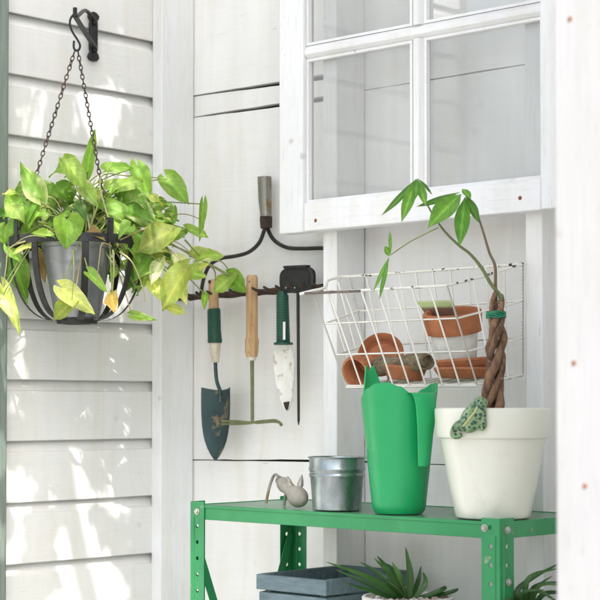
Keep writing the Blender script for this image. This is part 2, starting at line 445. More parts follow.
hs = nt.nodes.new('ShaderNodeHueSaturation'); hs.inputs['Saturation'].default_value = .52; hs.inputs['Value'].default_value = 2.55
bg = nt.nodes.new('ShaderNodeBackground'); bg.inputs[1].default_value = .15
wo = nt.nodes.new('ShaderNodeOutputWorld')
nt.links.new(sky.outputs[0], hs.inputs['Color']); nt.links.new(hs.outputs[0], bg.inputs[0]); nt.links.new(bg.outputs[0], wo.inputs[0])
scene.view_settings.view_transform = 'Standard'; scene.view_settings.look = 'None'; scene.view_settings.exposure = 0

# ------------------------------------------------------------------ setting
g = MB(); S = 150; NSEG = 10
g.add([(-S, -S, 0), (S, -S, 0), (S, S, 0), (-S, S, 0)], [(0, 1, 2, 3)])
struct(g.build('ground', M['groundmat'], smooth=0))

# left wall: drop siding boards, running along -Y
zl = onX(9, 10, 0).z; z2 = onX(9, 563, 0).z
pitch = (zl - z2) / 9.0
sid = MB(); k0 = int(zl / pitch); zb = zl - k0 * pitch - pitch
y_end = -.070
for i in range(0, 24):
    z0 = zb + i * pitch; j = (rnd.random() - .5) * .003
    if z0 + pitch < 0.02: continue
    prof = [(-.016, -.0045), (-.001, -.0045), (.0, -.0025), (.0, pitch * .775), (-.0012, pitch * .785), (-.0065, pitch * .80), (-.0095, pitch * .86), (-.013, pitch * .97), (-.016, pitch * .972)]
    rows = []
    ys = [y_end + .004 * rnd.random() - .003] + [y_end - .03 - q * .06 for q in range(20)]
    for yy in ys:
        wv = mnoise.noise(V((yy * 5, z0 * 7, 0))) * .0012
        rows.append([V((p[0] + j + wv, yy, z0 + p[1] + (wv * .9 if q < 3 else 0))) for q, p in enumerate(prof)])
    vs = [p for r in rows for p in r]; nb = len(prof); fs = []; c0_ = len(sid.c)
    for a in range(len(rows) - 1):
        for q in range(nb - 1): fs.append((a * nb + q, a * nb + q + 1, (a + 1) * nb + q + 1, (a + 1) * nb + q))
    fs.append(tuple(range(nb)))
    sid.add(vs, fs)
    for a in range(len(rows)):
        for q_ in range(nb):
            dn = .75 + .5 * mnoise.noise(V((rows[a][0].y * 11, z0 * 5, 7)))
            k_ = {0: .20, 1: .32, 2: .97, 6: .93, 7: .72, 8: .5}.get(q_, 1.0)  # lap undersides and cove tops coloured darker to stand for shade lines
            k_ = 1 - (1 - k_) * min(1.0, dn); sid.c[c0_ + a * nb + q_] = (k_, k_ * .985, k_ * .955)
ws = thing('siding_wall', V((0, -.7, 0)), 'white painted horizontal lap siding wall behind the hanging basket', 'wall')
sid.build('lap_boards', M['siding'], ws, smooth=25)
q = MB(); q.box((-.06, -1.30, 0), (-.019, .10, 3.0)); q.build('sheathing', M['sheath'], ws, smooth=0)

# corner post
cp = MB(); cp.box((.000, -.101, 0), (.032, -.0015, 3.0))
tag(cp.build('corner_post', M['corner'], bevel=.0025), 'white upright corner board between the lap siding and the plank wall', 'post')
# back wall
pw = thing('plank_wall', V((.8, 0, 0)), 'white wide plank wall behind the tools, window and shelf', 'wall')
XW = 1.66
xs = onY(323, 350, -.089).x
zA = onY(195, 95.7).z; zA2 = onY(276, 85).z; zB = onY(195, 117).z; zB2 = onY(276, 105).z; zC = onY(195, 460).z; zC2 = onY(325, 461).z
zR = onY(440, 78).z; zR2 = onY(430, 464).z
pl = MB()
def board(x0, x1, a0, a1, b0, b1, yo=0.0):
    """board with lower edge a0->a1 and upper edge b0->b1"""
    nx = 14; gtop = []; gbot = []
    for i in range(nx + 1):
        t = i / nx; x = x0 + (x1 - x0) * t
        jj = mnoise.noise(V((x * 22, a0 * 9, 1))) * .0012
        gbot.append(V((x, yo, a0 + (a1 - a0) * t + jj))); gtop.append(V((x, yo, b0 + (b1 - b0) * t + jj * .6)))
    pl.sheet([gbot, gtop], Y, .02)
gp = .0012
lb = .026; rb = xs + .004
def lin(z0, z1, xa=onY(195, 95.7).x, xb=onY(276, 85).x):
    k = (z1 - z0) / (xb - xa); return z0 + (lb - xa) * k, z0 + (rb - xa) * k
A0, A1 = lin(zA, zA2); B0, B1 = lin(zB, zB2)
board(lb, rb, A0 + gp, A1 + .012, 3.0, 3.0, .010)
board(lb, rb, B0 + gp, B1 + .006, A0 - gp, A1 - .002, .0125)
board(lb, rb, zC + gp, zC2 + .004, B0 - gp, B1 - .009, .0105)
board(lb, rb, .62, .62, zC - gp, zC2 - gp * 1.5, .0115)
board(lb, rb, 0.01, .01, .617, .617, .0105)
r0 = xs + .031
board(r0, XW, zR + gp, zR + gp, 3.0, 3.0, .0105)
board(r0, XW, zR2 + gp, zR2 + gp, zR - gp, zR - gp, .0115)
board(r0, XW, .58, .58, zR2 - gp * 1.4, zR2 - gp, .0105)
board(r0, XW, .01, .01, .577, .577, .0115)
pl.build('planking', M['plank'], pw, smooth=30)
bk = MB(); bk.box((-.01, .024, 0), (XW + .1, .05, 3.0)); bk.build('backing', M['gap'], pw, smooth=0)

def stud(x, label):
    s = MB(); s.box((x, -.089, 0), (x + .038, -.0015, 3.0))
    return tag(s.build('wall_stud', M['stud'], bevel=.002), label, 'stud', 'upright studs on the plank wall')
stud(xs, 'white upright wall stud left of the green watering can, behind the window')
xs2 = onY(525.5, 300, -.089).x
stud(xs2, 'white upright wall stud behind the braided tree, under the right end of the window')

# post at the right (catches the sun) and an added unseen wall blocking sun
pe = pc(555, 300, 2.10)
pp = thing('porch_post', V((pe.x, pe.y, 0)), 'bright sunlit white post with rusty nail marks filling the right edge', 'post')
q = MB(); q.box((pe.x, pe.y, 0), (pe.x + .15, pe.y + .045, 4.7)); q.build('board', M['post'], pp, bevel=.002)
for (px, py) in ((574, 363), (585, 486), (570, 19)):
    p = onY(px, py, pe.y); nl = MB()
    nl.lathe([(.0, .0012), (.0025, .001), (.0034, 0), (.0034, -.001)], p, 10, Matrix.Rotation(R(90), 3, 'X'))
    nl.build('nail', M['nail'], pp)
rw = MB(); rw.box((pe.x + .03, pe.y + .048, 0), (pe.x + .12, .06, 4.7))
tag(rw.build('sun_block_wall', M['plank'], bevel=.002), 'added unseen white wall behind the sunlit post, blocking sun from the recess', 'wall')

# grey-green trim at the far left
ge = onX(9.0, 300, .035)
gt = MB(); gt.box((.0, ge.y - .12, 0), (.035, ge.y, 3.0))
tag(gt.build('trim_post', M['greypost'], bevel=.008, seg=3), 'grey-green painted upright trim at the left edge behind the trailing leaves', 'post')

# ------------------------------------------------------------------ window
WY = -.126; WB = -.0915
wl = onY(279, 150, WY).x; wr = onY(556, 150, WY).x + .004
win_bot = onY(282, 234, WY).z
railtop = onY(303, 203, WY).z
stl = onY(303, 150, WY).x - wl
bar_lo = onY(303, 56.5, WY).z; bar_hi = onY(303, 47.5, WY).z
mx0 = onY(408.5, 130, WY).x; mx1 = onY(421.5, 130, WY).x
win = thing('window_sash', V(((wl + wr) / 2, (WY + WB) / 2, win_bot)), 'old white divided window sash mounted above the wire basket', 'window')
wtop = bar_lo + (bar_lo - railtop) + .06
rs = onY(540, 150, WY).x
def wbox(name, a, b, mat, bev=.0025):
    mb = MB(); mb.box(a, b); return mb.build(name, mat, win, bevel=bev)
wbox('stile', (wl, WY, win_bot), (wl + stl, WB, wtop), M['sash_v'])
wbox('stile', (rs, WY + .001, win_bot + .002), (wr + .03, WB, wtop), M['sash_v'])
wbox('bottom_rail', (wl + stl + .0005, WY + .0015, win_bot + .001), (rs - .0005, WB, railtop), M['sash_h'])
wbox('top_rail', (wl + stl + .0005, WY + .0015, wtop - .05), (rs - .0005, WB, wtop), M['sash_h'])
def muntin(a, b, w, name, mat):
    """bar with stepped, chamfered front between a and b"""
    a = V(a); b = V(b); u = (b - a).normalized(); v = Y.cross(u).normalized()
    mb = MB(); d0 = WB - .004
    prof = [(-w / 2, d0), (-w / 2, WY + .013), (-w * .22, WY + .003), (w * .22, WY + .003), (w / 2, WY + .013), (w / 2, d0)]
    P = [V((p.x, 0, p.z)) + v * s_ + Y * y_ for p in (a, b) for (s_, y_) in prof]
    n = len(prof); fs = [tuple(range(n)), tuple(range(2 * n - 1, n - 1, -1))] + [(i, (i + 1) % n, n + (i + 1) % n, n + i) for i in range(n)]
    mb.add(P, fs); return mb.build(name, mat, win, bevel=.001, smooth=20)
mc = (mx0 + mx1) / 2; bc = (bar_lo + bar_hi) / 2
mw = .027
muntin((mc, 0, railtop + .0005), (mc, 0, bc - mw * .5), mw * 1.1, 'muntin', M['sash_v'])
muntin((mc, 0, bc + mw * .5), (mc, 0, wtop - .0505), mw * 1.1, 'muntin', M['sash_v'])
muntin((wl + stl + .0005, 0, bc), (rs - .0005, 0, bc), mw, 'muntin', M['sash_h'])
# glazing bead round each light + panes
for (xa, xb) in ((wl + stl, mc - mw * .55), (mc + mw * .55, rs)):
    for (za, zb_) in ((railtop, bc - mw * .5), (bc + mw * .5, wtop - .05)):
        p = MB(); p.add([(xa + .001, WY + .021, za + .001), (xb - .001, WY + .021, za + .001), (xb - .001, WY + .021, zb_ - .001), (xa + .001, WY + .021, zb_ - .001)], [(0, 1, 2, 3)])
        p.build('glass_pane', M['glass'], win, smooth=0)
        bd = MB(); t = .006
        for (c0, c1) in (((xa + .0006, za + .0006), (xa + t, zb_ - .0006)), ((xb - t, za + .0006), (xb - .0006, zb_ - .0006)), ((xa + t, za + .0006), (xb - t, za + t)), ((xa + t, zb_ - t), (xb - t, zb_ - .0006))):
            bd.box((c0[0], WY + .010, c0[1]), (c1[0], WY + .0205, c1[1]))
        bd.build('glazing_bead', M['sash_h'], win)
for (px, py) in ((315.5, 220.5), (520, 198)):
    p = onY(px, py, WY + .0015); nl = MB()
    nl.lathe([(.0, .0015), (.0030, .0012), (.0042, 0), (.0042, -.001)], p, 10, Matrix.Rotation(R(90), 3, 'X'))
    nl.build('nail', M['nail'], win)

# ------------------------------------------------------------------ hanging basket group
BD = 3.55
tip = pc(75, 13, BD)
pl_c = onX(91.5, 36, .0)
brk = thing('wall_bracket', pl_c, 'black iron wall bracket with pointed plate holding the hanging basket', 'bracket')
zt = onX(91, 12, 0).z; zbm = onX(92, 62, 0).z; zc = (zt + zbm) / 2; hh = (zt - zbm) / 2
pts = []
for (y_, z_) in ((0, -1), (.55, -.97), (.9, -.85), (.75, -.70), (.5, -.62), (.62, -.5), (.62, .5), (.5, .62), (.75, .70), (.9, .84), (.5, .95), (0, 1)):
    pts.append((y_ * .017, z_ * hh))
pts = pts + [(-a, b) for (a, b) in reversed(pts[1:-1])]
q = MB(); q.prism(pts, V((.006, pl_c.y, zc)), Y, Z, X, .008); q.build('plate', M['iron'], brk, bevel=.0015)
for z_ in (zc + hh * .55, zc - hh * .55):
    q = MB(); q.ball(V((.012, pl_c.y, z_)), .006, .006, .006); q.build('rivet', M['iron'], brk)
q = MB(); q.tube(spline([V((.012, pl_c.y, zc + hh * .62)), V((.04, pl_c.y - .05, zc + hh * .80)), tip + V((-.015, .02, .0)), tip], 6), .0042, 8); q.build('arm', M['iron'], brk)
q = MB(); q.tube(spline([V((.012, pl_c.y, zc - hh * .45)), (V((.012, pl_c.y, zc - hh * .45)) + tip) / 2 + V((.0, 0, -.004)), tip + V((0, 0, -.006))], 6), .0062, 8, flatn=Z, ratio=.7); q.build('strut', M['iron'], brk)
q = MB(); q.tube([tip + V((0, 0, -.009)), tip + V((0, 0, .011))], .0045, 8); q.build('peg', M['iron'], brk)

hk = MB(); hp = [pc(a, b_, BD - .004 + .002 * k) for k, (a, b_) in enumerate(((78, 16), (74, 14.5), (70.5, 19), (70, 25), (72.5, 32), (77, 39), (80, 45), (79, 49.5), (76, 50.5), (73.8, 47.5), (74, 41)))]
hk.tube(spline(hp, 6), .0024, 8)
tag(hk.build('s_hook', M['iron']), 'small black S-shaped hook hanging from the bracket tip', 'hook')

RC = pc(77.5, 243, BD); RR = .139
BC = V((max(RC.x, RR + .012), RC.y, RC.z))
bas = thing('hanging_basket', BC + V((0, 0, -.175)), 'round black iron hanging basket of curved ribs on two chains', 'hanging basket')
q = MB()
q.lathe([(RR - .003, -.009), (RR, -.009), (RR, .009), (RR - .003, .009)], BC, 56, closed=True); q.build('rim', M['iron'], bas)
zbase = pc(77.5, 321, BD).z - BC.z
for k in range(8):
    th = R(45 * k + 12) ; dr = V((math.cos(th), math.sin(th), 0)); tg = V((-dr.y, dr.x, 0))
    path = []
    for i in range(13):
        a = R(90 * i / 12)
        path.append(BC + dr * (.040 + (RR - .043) * math.cos(a) ** .8) + Z * (zbase * math.sin(a) ** 1.0))
    rows = []
    for i, p in enumerate(path):
        rows.append([p - tg * .0070, p + tg * .0070])
    q = MB(); q.sheet(rows, dr, .003); q.build('rib', M['iron'], bas)
q = MB(); q.lathe([(.030, zbase - .006), (.041, zbase - .006), (.043, zbase + .003), (.030, zbase + .003)], BC, 32, closed=True)
q.bar(BC + V((-.032, 0, zbase - .002)), BC + V((.032, 0, zbase - .002)), .012, .003, Z); q.bar(BC + V((0, -.032, zbase - .004)), BC + V((0, .032, zbase - .004)), .012, .003, Z)
q.build('base_ring', M['iron'], bas)
def chain_mb(a, b, link=.0145):
    q = MB(); d = b - a; L = d.length; d.normalize(); n = int(L / (link * .74))
    s_ = d.orthogonal().normalized(); t_ = d.cross(s_)
    for i in range(n):
        c = a + d * (L * (i + .5) / n); w_ = s_ if i % 2 else t_
        w_ = (w_ + (t_ if i % 2 else s_) * rnd.uniform(-.35, .35)).normalized()
        loop = []
        for k in range(10):
            th = 2 * math.pi * k / 10
            loop.append(c + d * (math.cos(th) * link * .5) + w_ * (math.sin(th) * link * .24))
        q.tube(loop, .0012, 5, closed=True)
    return q
ctop = pc(76, 51.5, BD + .015)
lend = BC + V((0, 0, .01)) + right * (-RR * .78) - flat * RR * .6
rend = BC + V((0, 0, .01)) + right * (RR * .56) - flat * RR * .80
chain_mb(ctop + right * -.003, lend).build('chain', M['chain'], bas)
chain_mb(ctop + right * .004, rend).build('chain', M['chain'], bas)
for p in (lend, rend):
    q = MB(); dr = (p - BC); dr.z = 0; dr.normalize()
    q.bar(p + dr * .004 + Z * .03, p + dr * .004 - Z * .018, .012, .003, dr); q.build('lug', M['iron'], bas)

PB = BC + V((0, 0, -.004))
zb2 = zbase + .006
pot = thing('zinc_pot', BC + V((0, 0, zb2)), 'weathered grey zinc pot sitting inside the hanging basket', 'pot')
q = MB()
q.lathe([(.0, zb2), (.044, zb2), (.046, zb2 + .004), (.062, -.062), (.0635, -.058), (.063, -.054), (.066, -.043), (.0675, -.040), (.067, -.036), (.0705, -.012), (.0735, -.010), (.074, -.005), (.072, -.002), (.069, -.006), (.065, -.04), (.064, -.045)], BC, 44)
q.build('body', M['oldgalv'], pot)
q = MB(); q.lathe([(.0, -.026), (.03, -.024), (.0665, -.029)], BC, 24); q.build('soil', M['soil'], pot)

# ------------------------------------------------------------------ leaves
HEART = [(0, .16), (.035, .42), (.08, .64), (.15, .85), (.22, .95), (.30, 1.0), (.40, .97), (.50, .88), (.60, .74), (.70, .57), (.80, .38), (.89, .2), (.95, .09), (1, .012)]
LANCE = [(0, .06), (.07, .20), (.14, .42), (.22, .64), (.32, .85), (.44, .99), (.54, 1.0), (.64, .92), (.74, .74), (.83, .50), (.91, .26), (.96, .11), (1, .012)]
BLADE = [(0, .7), (.15, .9), (.35, 1.0), (.55, .92), (.75, .66), (.9, .32), (1, .02)]
def leaf(mb, base, tip_, W, nrm, table=HEART, curv=.15, fold=.18, col=(.1, .3, .05), lobe=.22, wave=.06, rib=1.25, edge=None, rag=0.0, twist=0.0):
    a = tip_ - base; L = a.length; a.normalize()
    s_ = a.cross(nrm)
    if s_.length < 1e-4: s_ = a.orthogonal()
    s_.normalize(); n = s_.cross(a)
    ph = rnd.random() * 6
    AC = (-1, -.68, -.34, 0, .34, .68, 1); vs = []; cs = []; fs = []; sts = []
    nt_ = len(table)
    for (t, wf) in table:
        tw_ = twist * t
        for sx in AC:
            wx = wf * W * .5 * sx
            yy = t * L - lobe * L * (1 - t) ** 2 * abs(sx)
            yy += rag * L * math.sin(ph * 5 + t * 23 * sx) * abs(sx) ** 3
            zz = -curv * L * t * t + fold * abs(wx) * 1.2 + curv * .3 * L * t + wave * W * math.sin(ph + t * 7 + sx * 2) * abs(sx)
            vs.append(base + a * yy + (s_ * math.cos(tw_) + n * math.sin(tw_)) * wx + n * zz)
            f = rib if sx == 0 else (1.0 if abs(sx) < .8 else .96)
            cc = [x * f for x in col]
            if edge is not None and abs(sx) > .4:
                e = max(0, mnoise.noise(V((ph * 3 + t * 4, sx * 1.7, ph))) * 1.6 + .12); e = min(e, 1)
                cc = [x * (1 - e) + y * e for x, y in zip(cc, edge)]
            cs.append(cc); sts.append((sx * .5 + .5, t, (ph * 7.13) % 1))
    for i in range(nt_ - 1):
        for j in range(6):
            fs.append((i * 7 + j, i * 7 + j + 1, (i + 1) * 7 + j + 1, (i + 1) * 7 + j))
    if mb.st is None: mb.st = []
    mb.st += sts
    o = len(mb.v); mb.v += vs; mb.c += [tuple(c) for c in cs]; mb.f += [tuple(i + o for i in f) for f in fs]

G1 = (.14, .28, .04); G2 = (.21, .37, .065); G3 = (.32, .46, .11); YL = (.56, .60, .20); CR = (.74, .72, .44); OL = (.26, .30, .07); OR = (.62, .40, .12); BR = (.34, .20, .10); DG = (.07, .17, .03)
leaves = [ # base, tip, width px, depth offset, colour, curve
 ((39,197),(20,161),23,-.06,G2,.2), ((87,172),(94,130),13,-.02,G2,.1), ((72,163),(47,173),20,-.05,G2,.5), ((66,162),(87,188),25,-.08,G3,.25), ((67,220),(67,249),33,-.15,G2,.1),
 ((22,199),(2,217),22,-.03,G2,.3), ((30,206),(10,234),22,-.06,G1,.25), ((52,236),(33,232),13,-.13,G3,.1), ((167,178),(189,204),24,.02,G2,.05), ((138,167),(151,202),19,.0,G2,.15),
 ((124,206),(158,224),33,-.03,G1,.2), ((106,170),(130,165),18,.02,G2,.25), ((112,190),(141,178),24,-.02,G3,.2), ((171,231),(134,251),28,-.07,OL,.2), ((188,268),(160,308),29,-.05,OL,.2),
 ((178,270),(206,276),17,.02,G3,.1), ((196,259),(219,252),20,.06,G3,.3), ((173,211),(166,237),13,.02,G2,.1), ((203,204),(200,241),9,.06,G2,.1), ((187,229),(208,236),13,.06,G3,.1),
 ((174,236),(189,230),13,.03,G2,.1), ((232,276),(212,293),17,.13,G3,.1), ((229,276),(247,292),20,.16,G1,.05), ((205,294),(204,310),7,.12,G2,.1), ((167,308),(187,313),11,.0,YL,.1),
 ((132,315),(157,320),10,.0,G2,.1), ((112,294),(113,311),17,-.14,OR,.1), ((89,273),(107,291),12,-.16,G2,.05), ((62,288),(95,313),21,-.16,YL,.25), ((74,300),(52,320),18,-.15,OL,.1),
 ((3,287),(21,334),15,-.1,YL,.15), ((0,300),(14,318),11,-.1,CR,.15), ((13,260),(28,303),24,.03,G1,.1), ((9,249),(23,264),13,-.05,G2,.2), ((38,254),(46,282),11,.05,BR,.2), ((107,250),(105,274),12,.05,BR,.2),
 ((122,212),(97,200),20,-.05,G2,.2), ((112,214),(120,238),16,-.07,G3,.2), ((84,187),(98,205),16,-.03,G3,.2), ((100,214),(112,228),14,.0,DG,.2), ((57,186),(72,204),22,-.02,G1,.2), ((46,190),(54,209),16,.0,G2,.2),
 ((22,222),(40,240),20,-.03,G1,.2), ((6,226),(4,246),16,-.02,G2,.2), ((33,244),(12,252),10,-.1,YL,.2), ((150,258),(134,278),26,-.02,G1,.2), ((160,262),(150,285),14,-.04,CR,.2), ((176,256),(187,268),14,.02,CR,.2),
 ((143,236),(158,250),20,-.02,G3,.2), ((152,282),(166,300),17,-.01,YL,.2), ((182,262),(170,276),18,.03,G3,.2), ((128,240),(141,262),18,-.08,G2,.2), ((180,286),(186,304),15,.0,CR,.15), ((137,264),(128,290),20,.06,DG,.2),
 ((90,232),(104,238),14,-.1,BR,.2), ((62,238),(45,228),10,-.05,OR,.2), ((198,270),(208,264),12,.06,YL,.2), ((104,196),(92,214),15,-.02,G2,.2), ((130,226),(118,236),15,-.09,G2,.2), ((150,205),(160,196),14,.03,G2,.2),
 ((27,186),(12,196),14,.02,G1,.2), ((76,206),(88,222),14,-.08,DG,.2), ((12,206),(24,222),18,-.07,G3,.2), ((40,212),(28,226),16,-.08,G2,.2)]
pth = thing('trailing_plant', BC + V((0, 0, -.026)), 'bushy variegated trailing plant with heart-shaped leaves in the hanging basket', 'plant')
lm = MB(); sm = MB()
core = BC + V((0, 0, -.02))
def petiole(b, col=(.22, .30, .09), rise=.05, r=.0014, start=None):
    st = start or core + V((rnd.uniform(-.05, .05), rnd.uniform(-.05, .05), 0))
    d = b - st
    mid = st + d * .45 + Z * (rise + .25 * max(0, -d.z))
    mid.x = max(mid.x, .015)
    sm.tube(spline([st, mid, b], 7), r, 5, col=col)
camN = -flat
for (b_, t_, wpx, dof, col, cv) in leaves:
    dep = BD + dof + rnd.uniform(-.015, .015)
    B = pc(b_[0], b_[1], dep); T = pc(t_[0], t_[1], dep + rnd.uniform(-.035, .01))
    nrm = (camN + Z * rnd.uniform(.1, .7) + right * rnd.uniform(-.35, .45)).normalized()
    kk = rnd.uniform(1.0, 1.4); c = tuple(min(.85, x * kk) for x in col)
    leaf(lm, B, T, wpx * m_per_px(B) * 1.06, nrm, HEART, cv, rnd.uniform(.05, .45), c, wave=.2, rag=.02, twist=rnd.uniform(-.7, .7), edge=(CR if rnd.random() < .3 else G3))
    petiole(B, (.26, .31, .10) if rnd.random() < .7 else (.45, .36, .18))
for i in range(230):
    th = rnd.uniform(0, 2 * math.pi); rr_ = rnd.random() ** .6
    if i > 175 and i % 2: rr_ *= .8
    px = 80 + math.cos(th) * 84 * rr_; py = 214 + math.sin(th) * 36 * rr_ + (8 if px > 120 else 0)
    if i > 150:
        px = 140 + math.cos(th) * 36 * rr_; py = 238 + math.sin(th) * 60 * rr_
    dep = BD + rnd.uniform(-.05, .13)
    B = pc(px, py, dep); L = rnd.uniform(7, 18) * m_per_px(B)
    a = (right * (math.cos(th) + rnd.uniform(-.6, .6)) + Z * rnd.uniform(-.9, .35) + flat * rnd.uniform(-.5, .4)).normalized()
    nrm = (camN + Z * rnd.uniform(.2, 1.4) + right * rnd.uniform(-.6, .6)).normalized()
    c = rnd.choice((DG, G1, G1, G2, G2, G3, OL, YL)); kk = rnd.uniform(.85, 1.35); c = tuple(min(.85, x * kk) for x in c)
    leaf(lm, B, B + a * L, L * rnd.uniform(.6, .95), nrm, HEART, rnd.uniform(.1, .8), rnd.uniform(.05, .7), c, wave=.24, rag=.025, twist=rnd.uniform(-1, 1), edge=(CR if rnd.random() < .3 else G3))
    petiole(B, rise=.03)
# bare vines
for pts_ in (((118, 246, -.1), (100, 180, -.1), (130, 176, 0), (168, 179, .02)), ((120, 240, -.1), (150, 226, -.05), (180, 214, .04), (203, 222, .06), (200, 236, .06)), ((185, 240, 0), (203, 258, .08), (222, 262, .13), (232, 277, .15)),
             ((111, 246, -.14), (102, 244, -.17), (99, 262, -.17), (97, 282, -.17)), ((113, 250, -.14), (114, 270, -.15), (112, 296, -.15)), ((120, 252, -.1), (132, 262, -.12), (142, 285, -.1), (145, 302, -.08)),
             ((30, 240, -.1), (10, 248, -.12), (6, 268, -.12), (3, 288, -.11)), ((60, 244, -.1), (40, 236, -.14), (24, 238, -.13), (8, 250, -.1)), ((73, 250, -.15), (74, 270, -.16), (72, 300, -.16)),
             ((86, 238, -.05), (98, 205, -.06), (106, 178, -.05), (112, 162, -.04)), ((88, 238, -.05), (94, 214, -.05), (92, 190, -.03)), ((80, 238, -.05), (78, 214, -.04), (80, 186, -.06)), ((96, 236, -.06), (110, 214, -.05), (104, 196, -.04)), ((92, 238, -.05), (86, 205, -.02), (95, 180, 0)),
             ((205, 262, .08), (215, 272, .12), (214, 290, .13)), ((150, 240, -.02), (176, 242, .02), (196, 258, .05))):
    q = spline([pc(a, b_, BD + d) for (a, b_, d) in pts_], 8)
    q = [V((max(p.x, .012), min(p.y, -.012), p.z)) for p in q]
    r0v = rnd.uniform(.0015, .0026)
    sm.tube(q, [r0v * (1 - .6 * i / len(q)) for i in range(len(q))], 6, col=rnd.choice(((.30, .34, .11), (.42, .36, .17), (.34, .26, .13))))
lm.build('foliage', M['leaf'], pth, smooth='leaf', clampwall=True)
sm.build('stems', M['stem'], pth, smooth=60, clampwall=True)

# ------------------------------------------------------------------ rake head and hung tools
TY = -.030
def T(px, py, y=TY): return onY(px, py, y)
rk = thing('rake_head', T(265, 292), 'rusty iron bow rake head nailed to the wall as a tool rack', 'rake')
q = MB(); q.tube([T(264.5, 177), T(265, 200), T(266, 217)], [.0155, .0145, .0125], 16); q.build('socket', M['socket'], rk)
q = MB(); q.tube([T(266, 216.5), T(266, 221), T(266.3, 228)], [.0136, .0138, .0128], 14); q.build('ferrule', M['rust'], rk)
for k, pts_ in enumerate((((265, 226), (264, 231), (259, 243), (249, 252), (236, 256), (221, 258.5), (210, 265), (204.5, 276), (202, 287), (201, 296)), ((267.5, 226), (269, 232), (275, 241), (287, 247.5), (303, 248.6), (322, 248.2), (333, 250), (339, 258), (341, 270), (341, 285)))):
    q = MB(); q.tube(spline([T(a, b_, TY + (0 if k == 0 else .012)) for (a, b_) in pts_], 6), .0044, 10); q.build('bow', M['bowiron'], rk)
bl = T(183, 298); br = T(338, 286.5, TY + .005)
q = MB(); d = br - bl
rows = []
path = [bl + d * (i / 60) for i in range(61)]
# twisted-looking forged bar
vs = []; n = len(path)
ang = 0
for i, p in enumerate(path):
    ang = i * .55; hw = .0075 if 2 < i < 59 else .004; ht = .0062
    for k in range(6):
        th = 2 * math.pi * k / 6 + .25 * math.sin(ang)
        vs.append(p + Z * (math.cos(th) * hw * (1 + .14 * math.sin(ang * 1.3))) + Y * (math.sin(th) * ht))
fs = [(i * 6 + k, i * 6 + (k + 1) % 6, (i + 1) * 6 + (k + 1) % 6, (i + 1) * 6 + k) for i in range(n - 1) for k in range(6)]
fs += [tuple(range(5, -1, -1)), tuple((n - 1) * 6 + k for k in range(6))]
q.add(vs, fs); q.build('tine_bar', M['rust'], rk)
tx = [i / 13 for i in range(14)]
for t in tx:
    p = bl + d * (.02 + .96 * t)
    q = MB(); q.tube(spline([p + V((0, .002, -.002)), p + V((-.003, -.02, -.004)), p + V((-.008, -.045, -.0005)), p + V((-.013, -.058, .006))], 4), [.0052] * 4 + [.0046] * 4 + [.004] * 4 + [.0022], 7, flatn=Z, ratio=.75); q.build('tine', M['rust'], rk)

HY = -.066        # tools hang on the tines
def H(px, py): return onY(px, py, HY)
def scale_at(): return m_per_px(H(260, 350)) 
u_ = m_per_px(H(250, 350))
# dark trowel
tr = thing('hand_trowel', H(214, 300), 'dark muddy hand trowel with green sleeve on a wooden handle', 'trowel')
q = MB(); q.tube([H(212.5, 280), H(213, 283), H(213.6, 296), H(214, 310)], [.008, .0105, .0112, .0115], 14); q.build('handle', M['wood'], tr)
q = MB(); q.tube([H(213.8, 309), H(213.9, 310.5), H(214.3, 330), H(214.8, 339), H(215, 342), H(215, 343)], [.0135, .0146, .0150, .0158, .0162, .015], 18); q.build('grip_sleeve', M['darkgreen'], tr)
q = MB(); q.tube([H(215, 343), H(215.2, 351), H(215.4, 361), H(215.4, 362.5)], [.0125, .0115, .0085, .0075], 14); q.build('ferrule', M['ferrule'], tr)
q = MB(); q.tube(spline([H(215.4, 361), H(215.8, 372), H(217, 382), H(220, 391), H(220.5, 402)], 5), .0042, 10); q.build('shank', M['blade'], tr)
def trowel_blade(name, mat, par, cx0, y0, cx1, y1, wpx, table, dish, thick=.0018, shoulder=0):
    rows = []
    for (t, wf) in table:
        row = []
        for j in range(9):
            s_ = -1 + j / 4
            px = cx0 + (cx1 - cx0) * t; py = y0 + (y1 - y0) * t
            p = H(px, py)
            row.append(p + X * (s_ * wf * wpx * u_ / RX / 2) + Y * (dish * (1 - s_ * s_) * min(1, wf) - .0) + Z * (shoulder * s_ * s_ * max(0, 1 - t * 6)))
        rows.append(row)
    q = MB(); q.sheet(rows, Y, thick); return q.build(name, mat, par)
trowel_blade('blade', M['blade'], tr, 215.5, 390, 215.5, 460.5, 30.5, [(0, .99), (.08, 1.0), (.2, 1.0), (.35, .985), (.5, .94), (.62, .86), (.73, .74), (.83, .56), (.91, .36), (.97, .16), (1, .03)], .016, shoulder=.006)
# small hoe
ho = thing('hand_hoe', H(252, 290), 'wooden-handled hand weeder with olive rod and crosswise head', 'hoe')
q = MB(); q.tube([H(252, 275), H(252, 277.5), H(251.8, 296), H(252, 338), H(252, 340)], [.0095, .0128, .0128, .0128, .0135], 14); q.build('handle', M['wood'], ho)
q = MB(); q.tube([H(252, 338.5), H(252, 341), H(251.6, 352), H(251.8, 357)], [.0145, .0152, .0142, .0125], 14); q.build('grip_end', M['wood'], ho)
q = MB(); q.tube([H(251.8, 356.5), H(251.8, 360.5)], [.0105, .0095], 14); q.build('ferrule', M['ferrule'], ho)
q = MB(); q.tube([H(252, 360), H(252.2, 380), H(252.3, 422)], [.0044, .004, .0038], 10); q.build('rod', M['olive'], ho)
q = MB()
q.tube(spline([H(222, 421), H(238, 421.5), H(252, 422.5), H(266, 421.5), H(275, 421), H(280, 423), H(281.5, 426)], 5), [.0028] * 12 + [.0042] * 10 + [.0034] * 8 + [.0018], 8)
q.tube(spline([H(252, 423), H(240, 424), H(222, 424)], 5), .0025, 8)
q.build('head', M['olive'], ho)
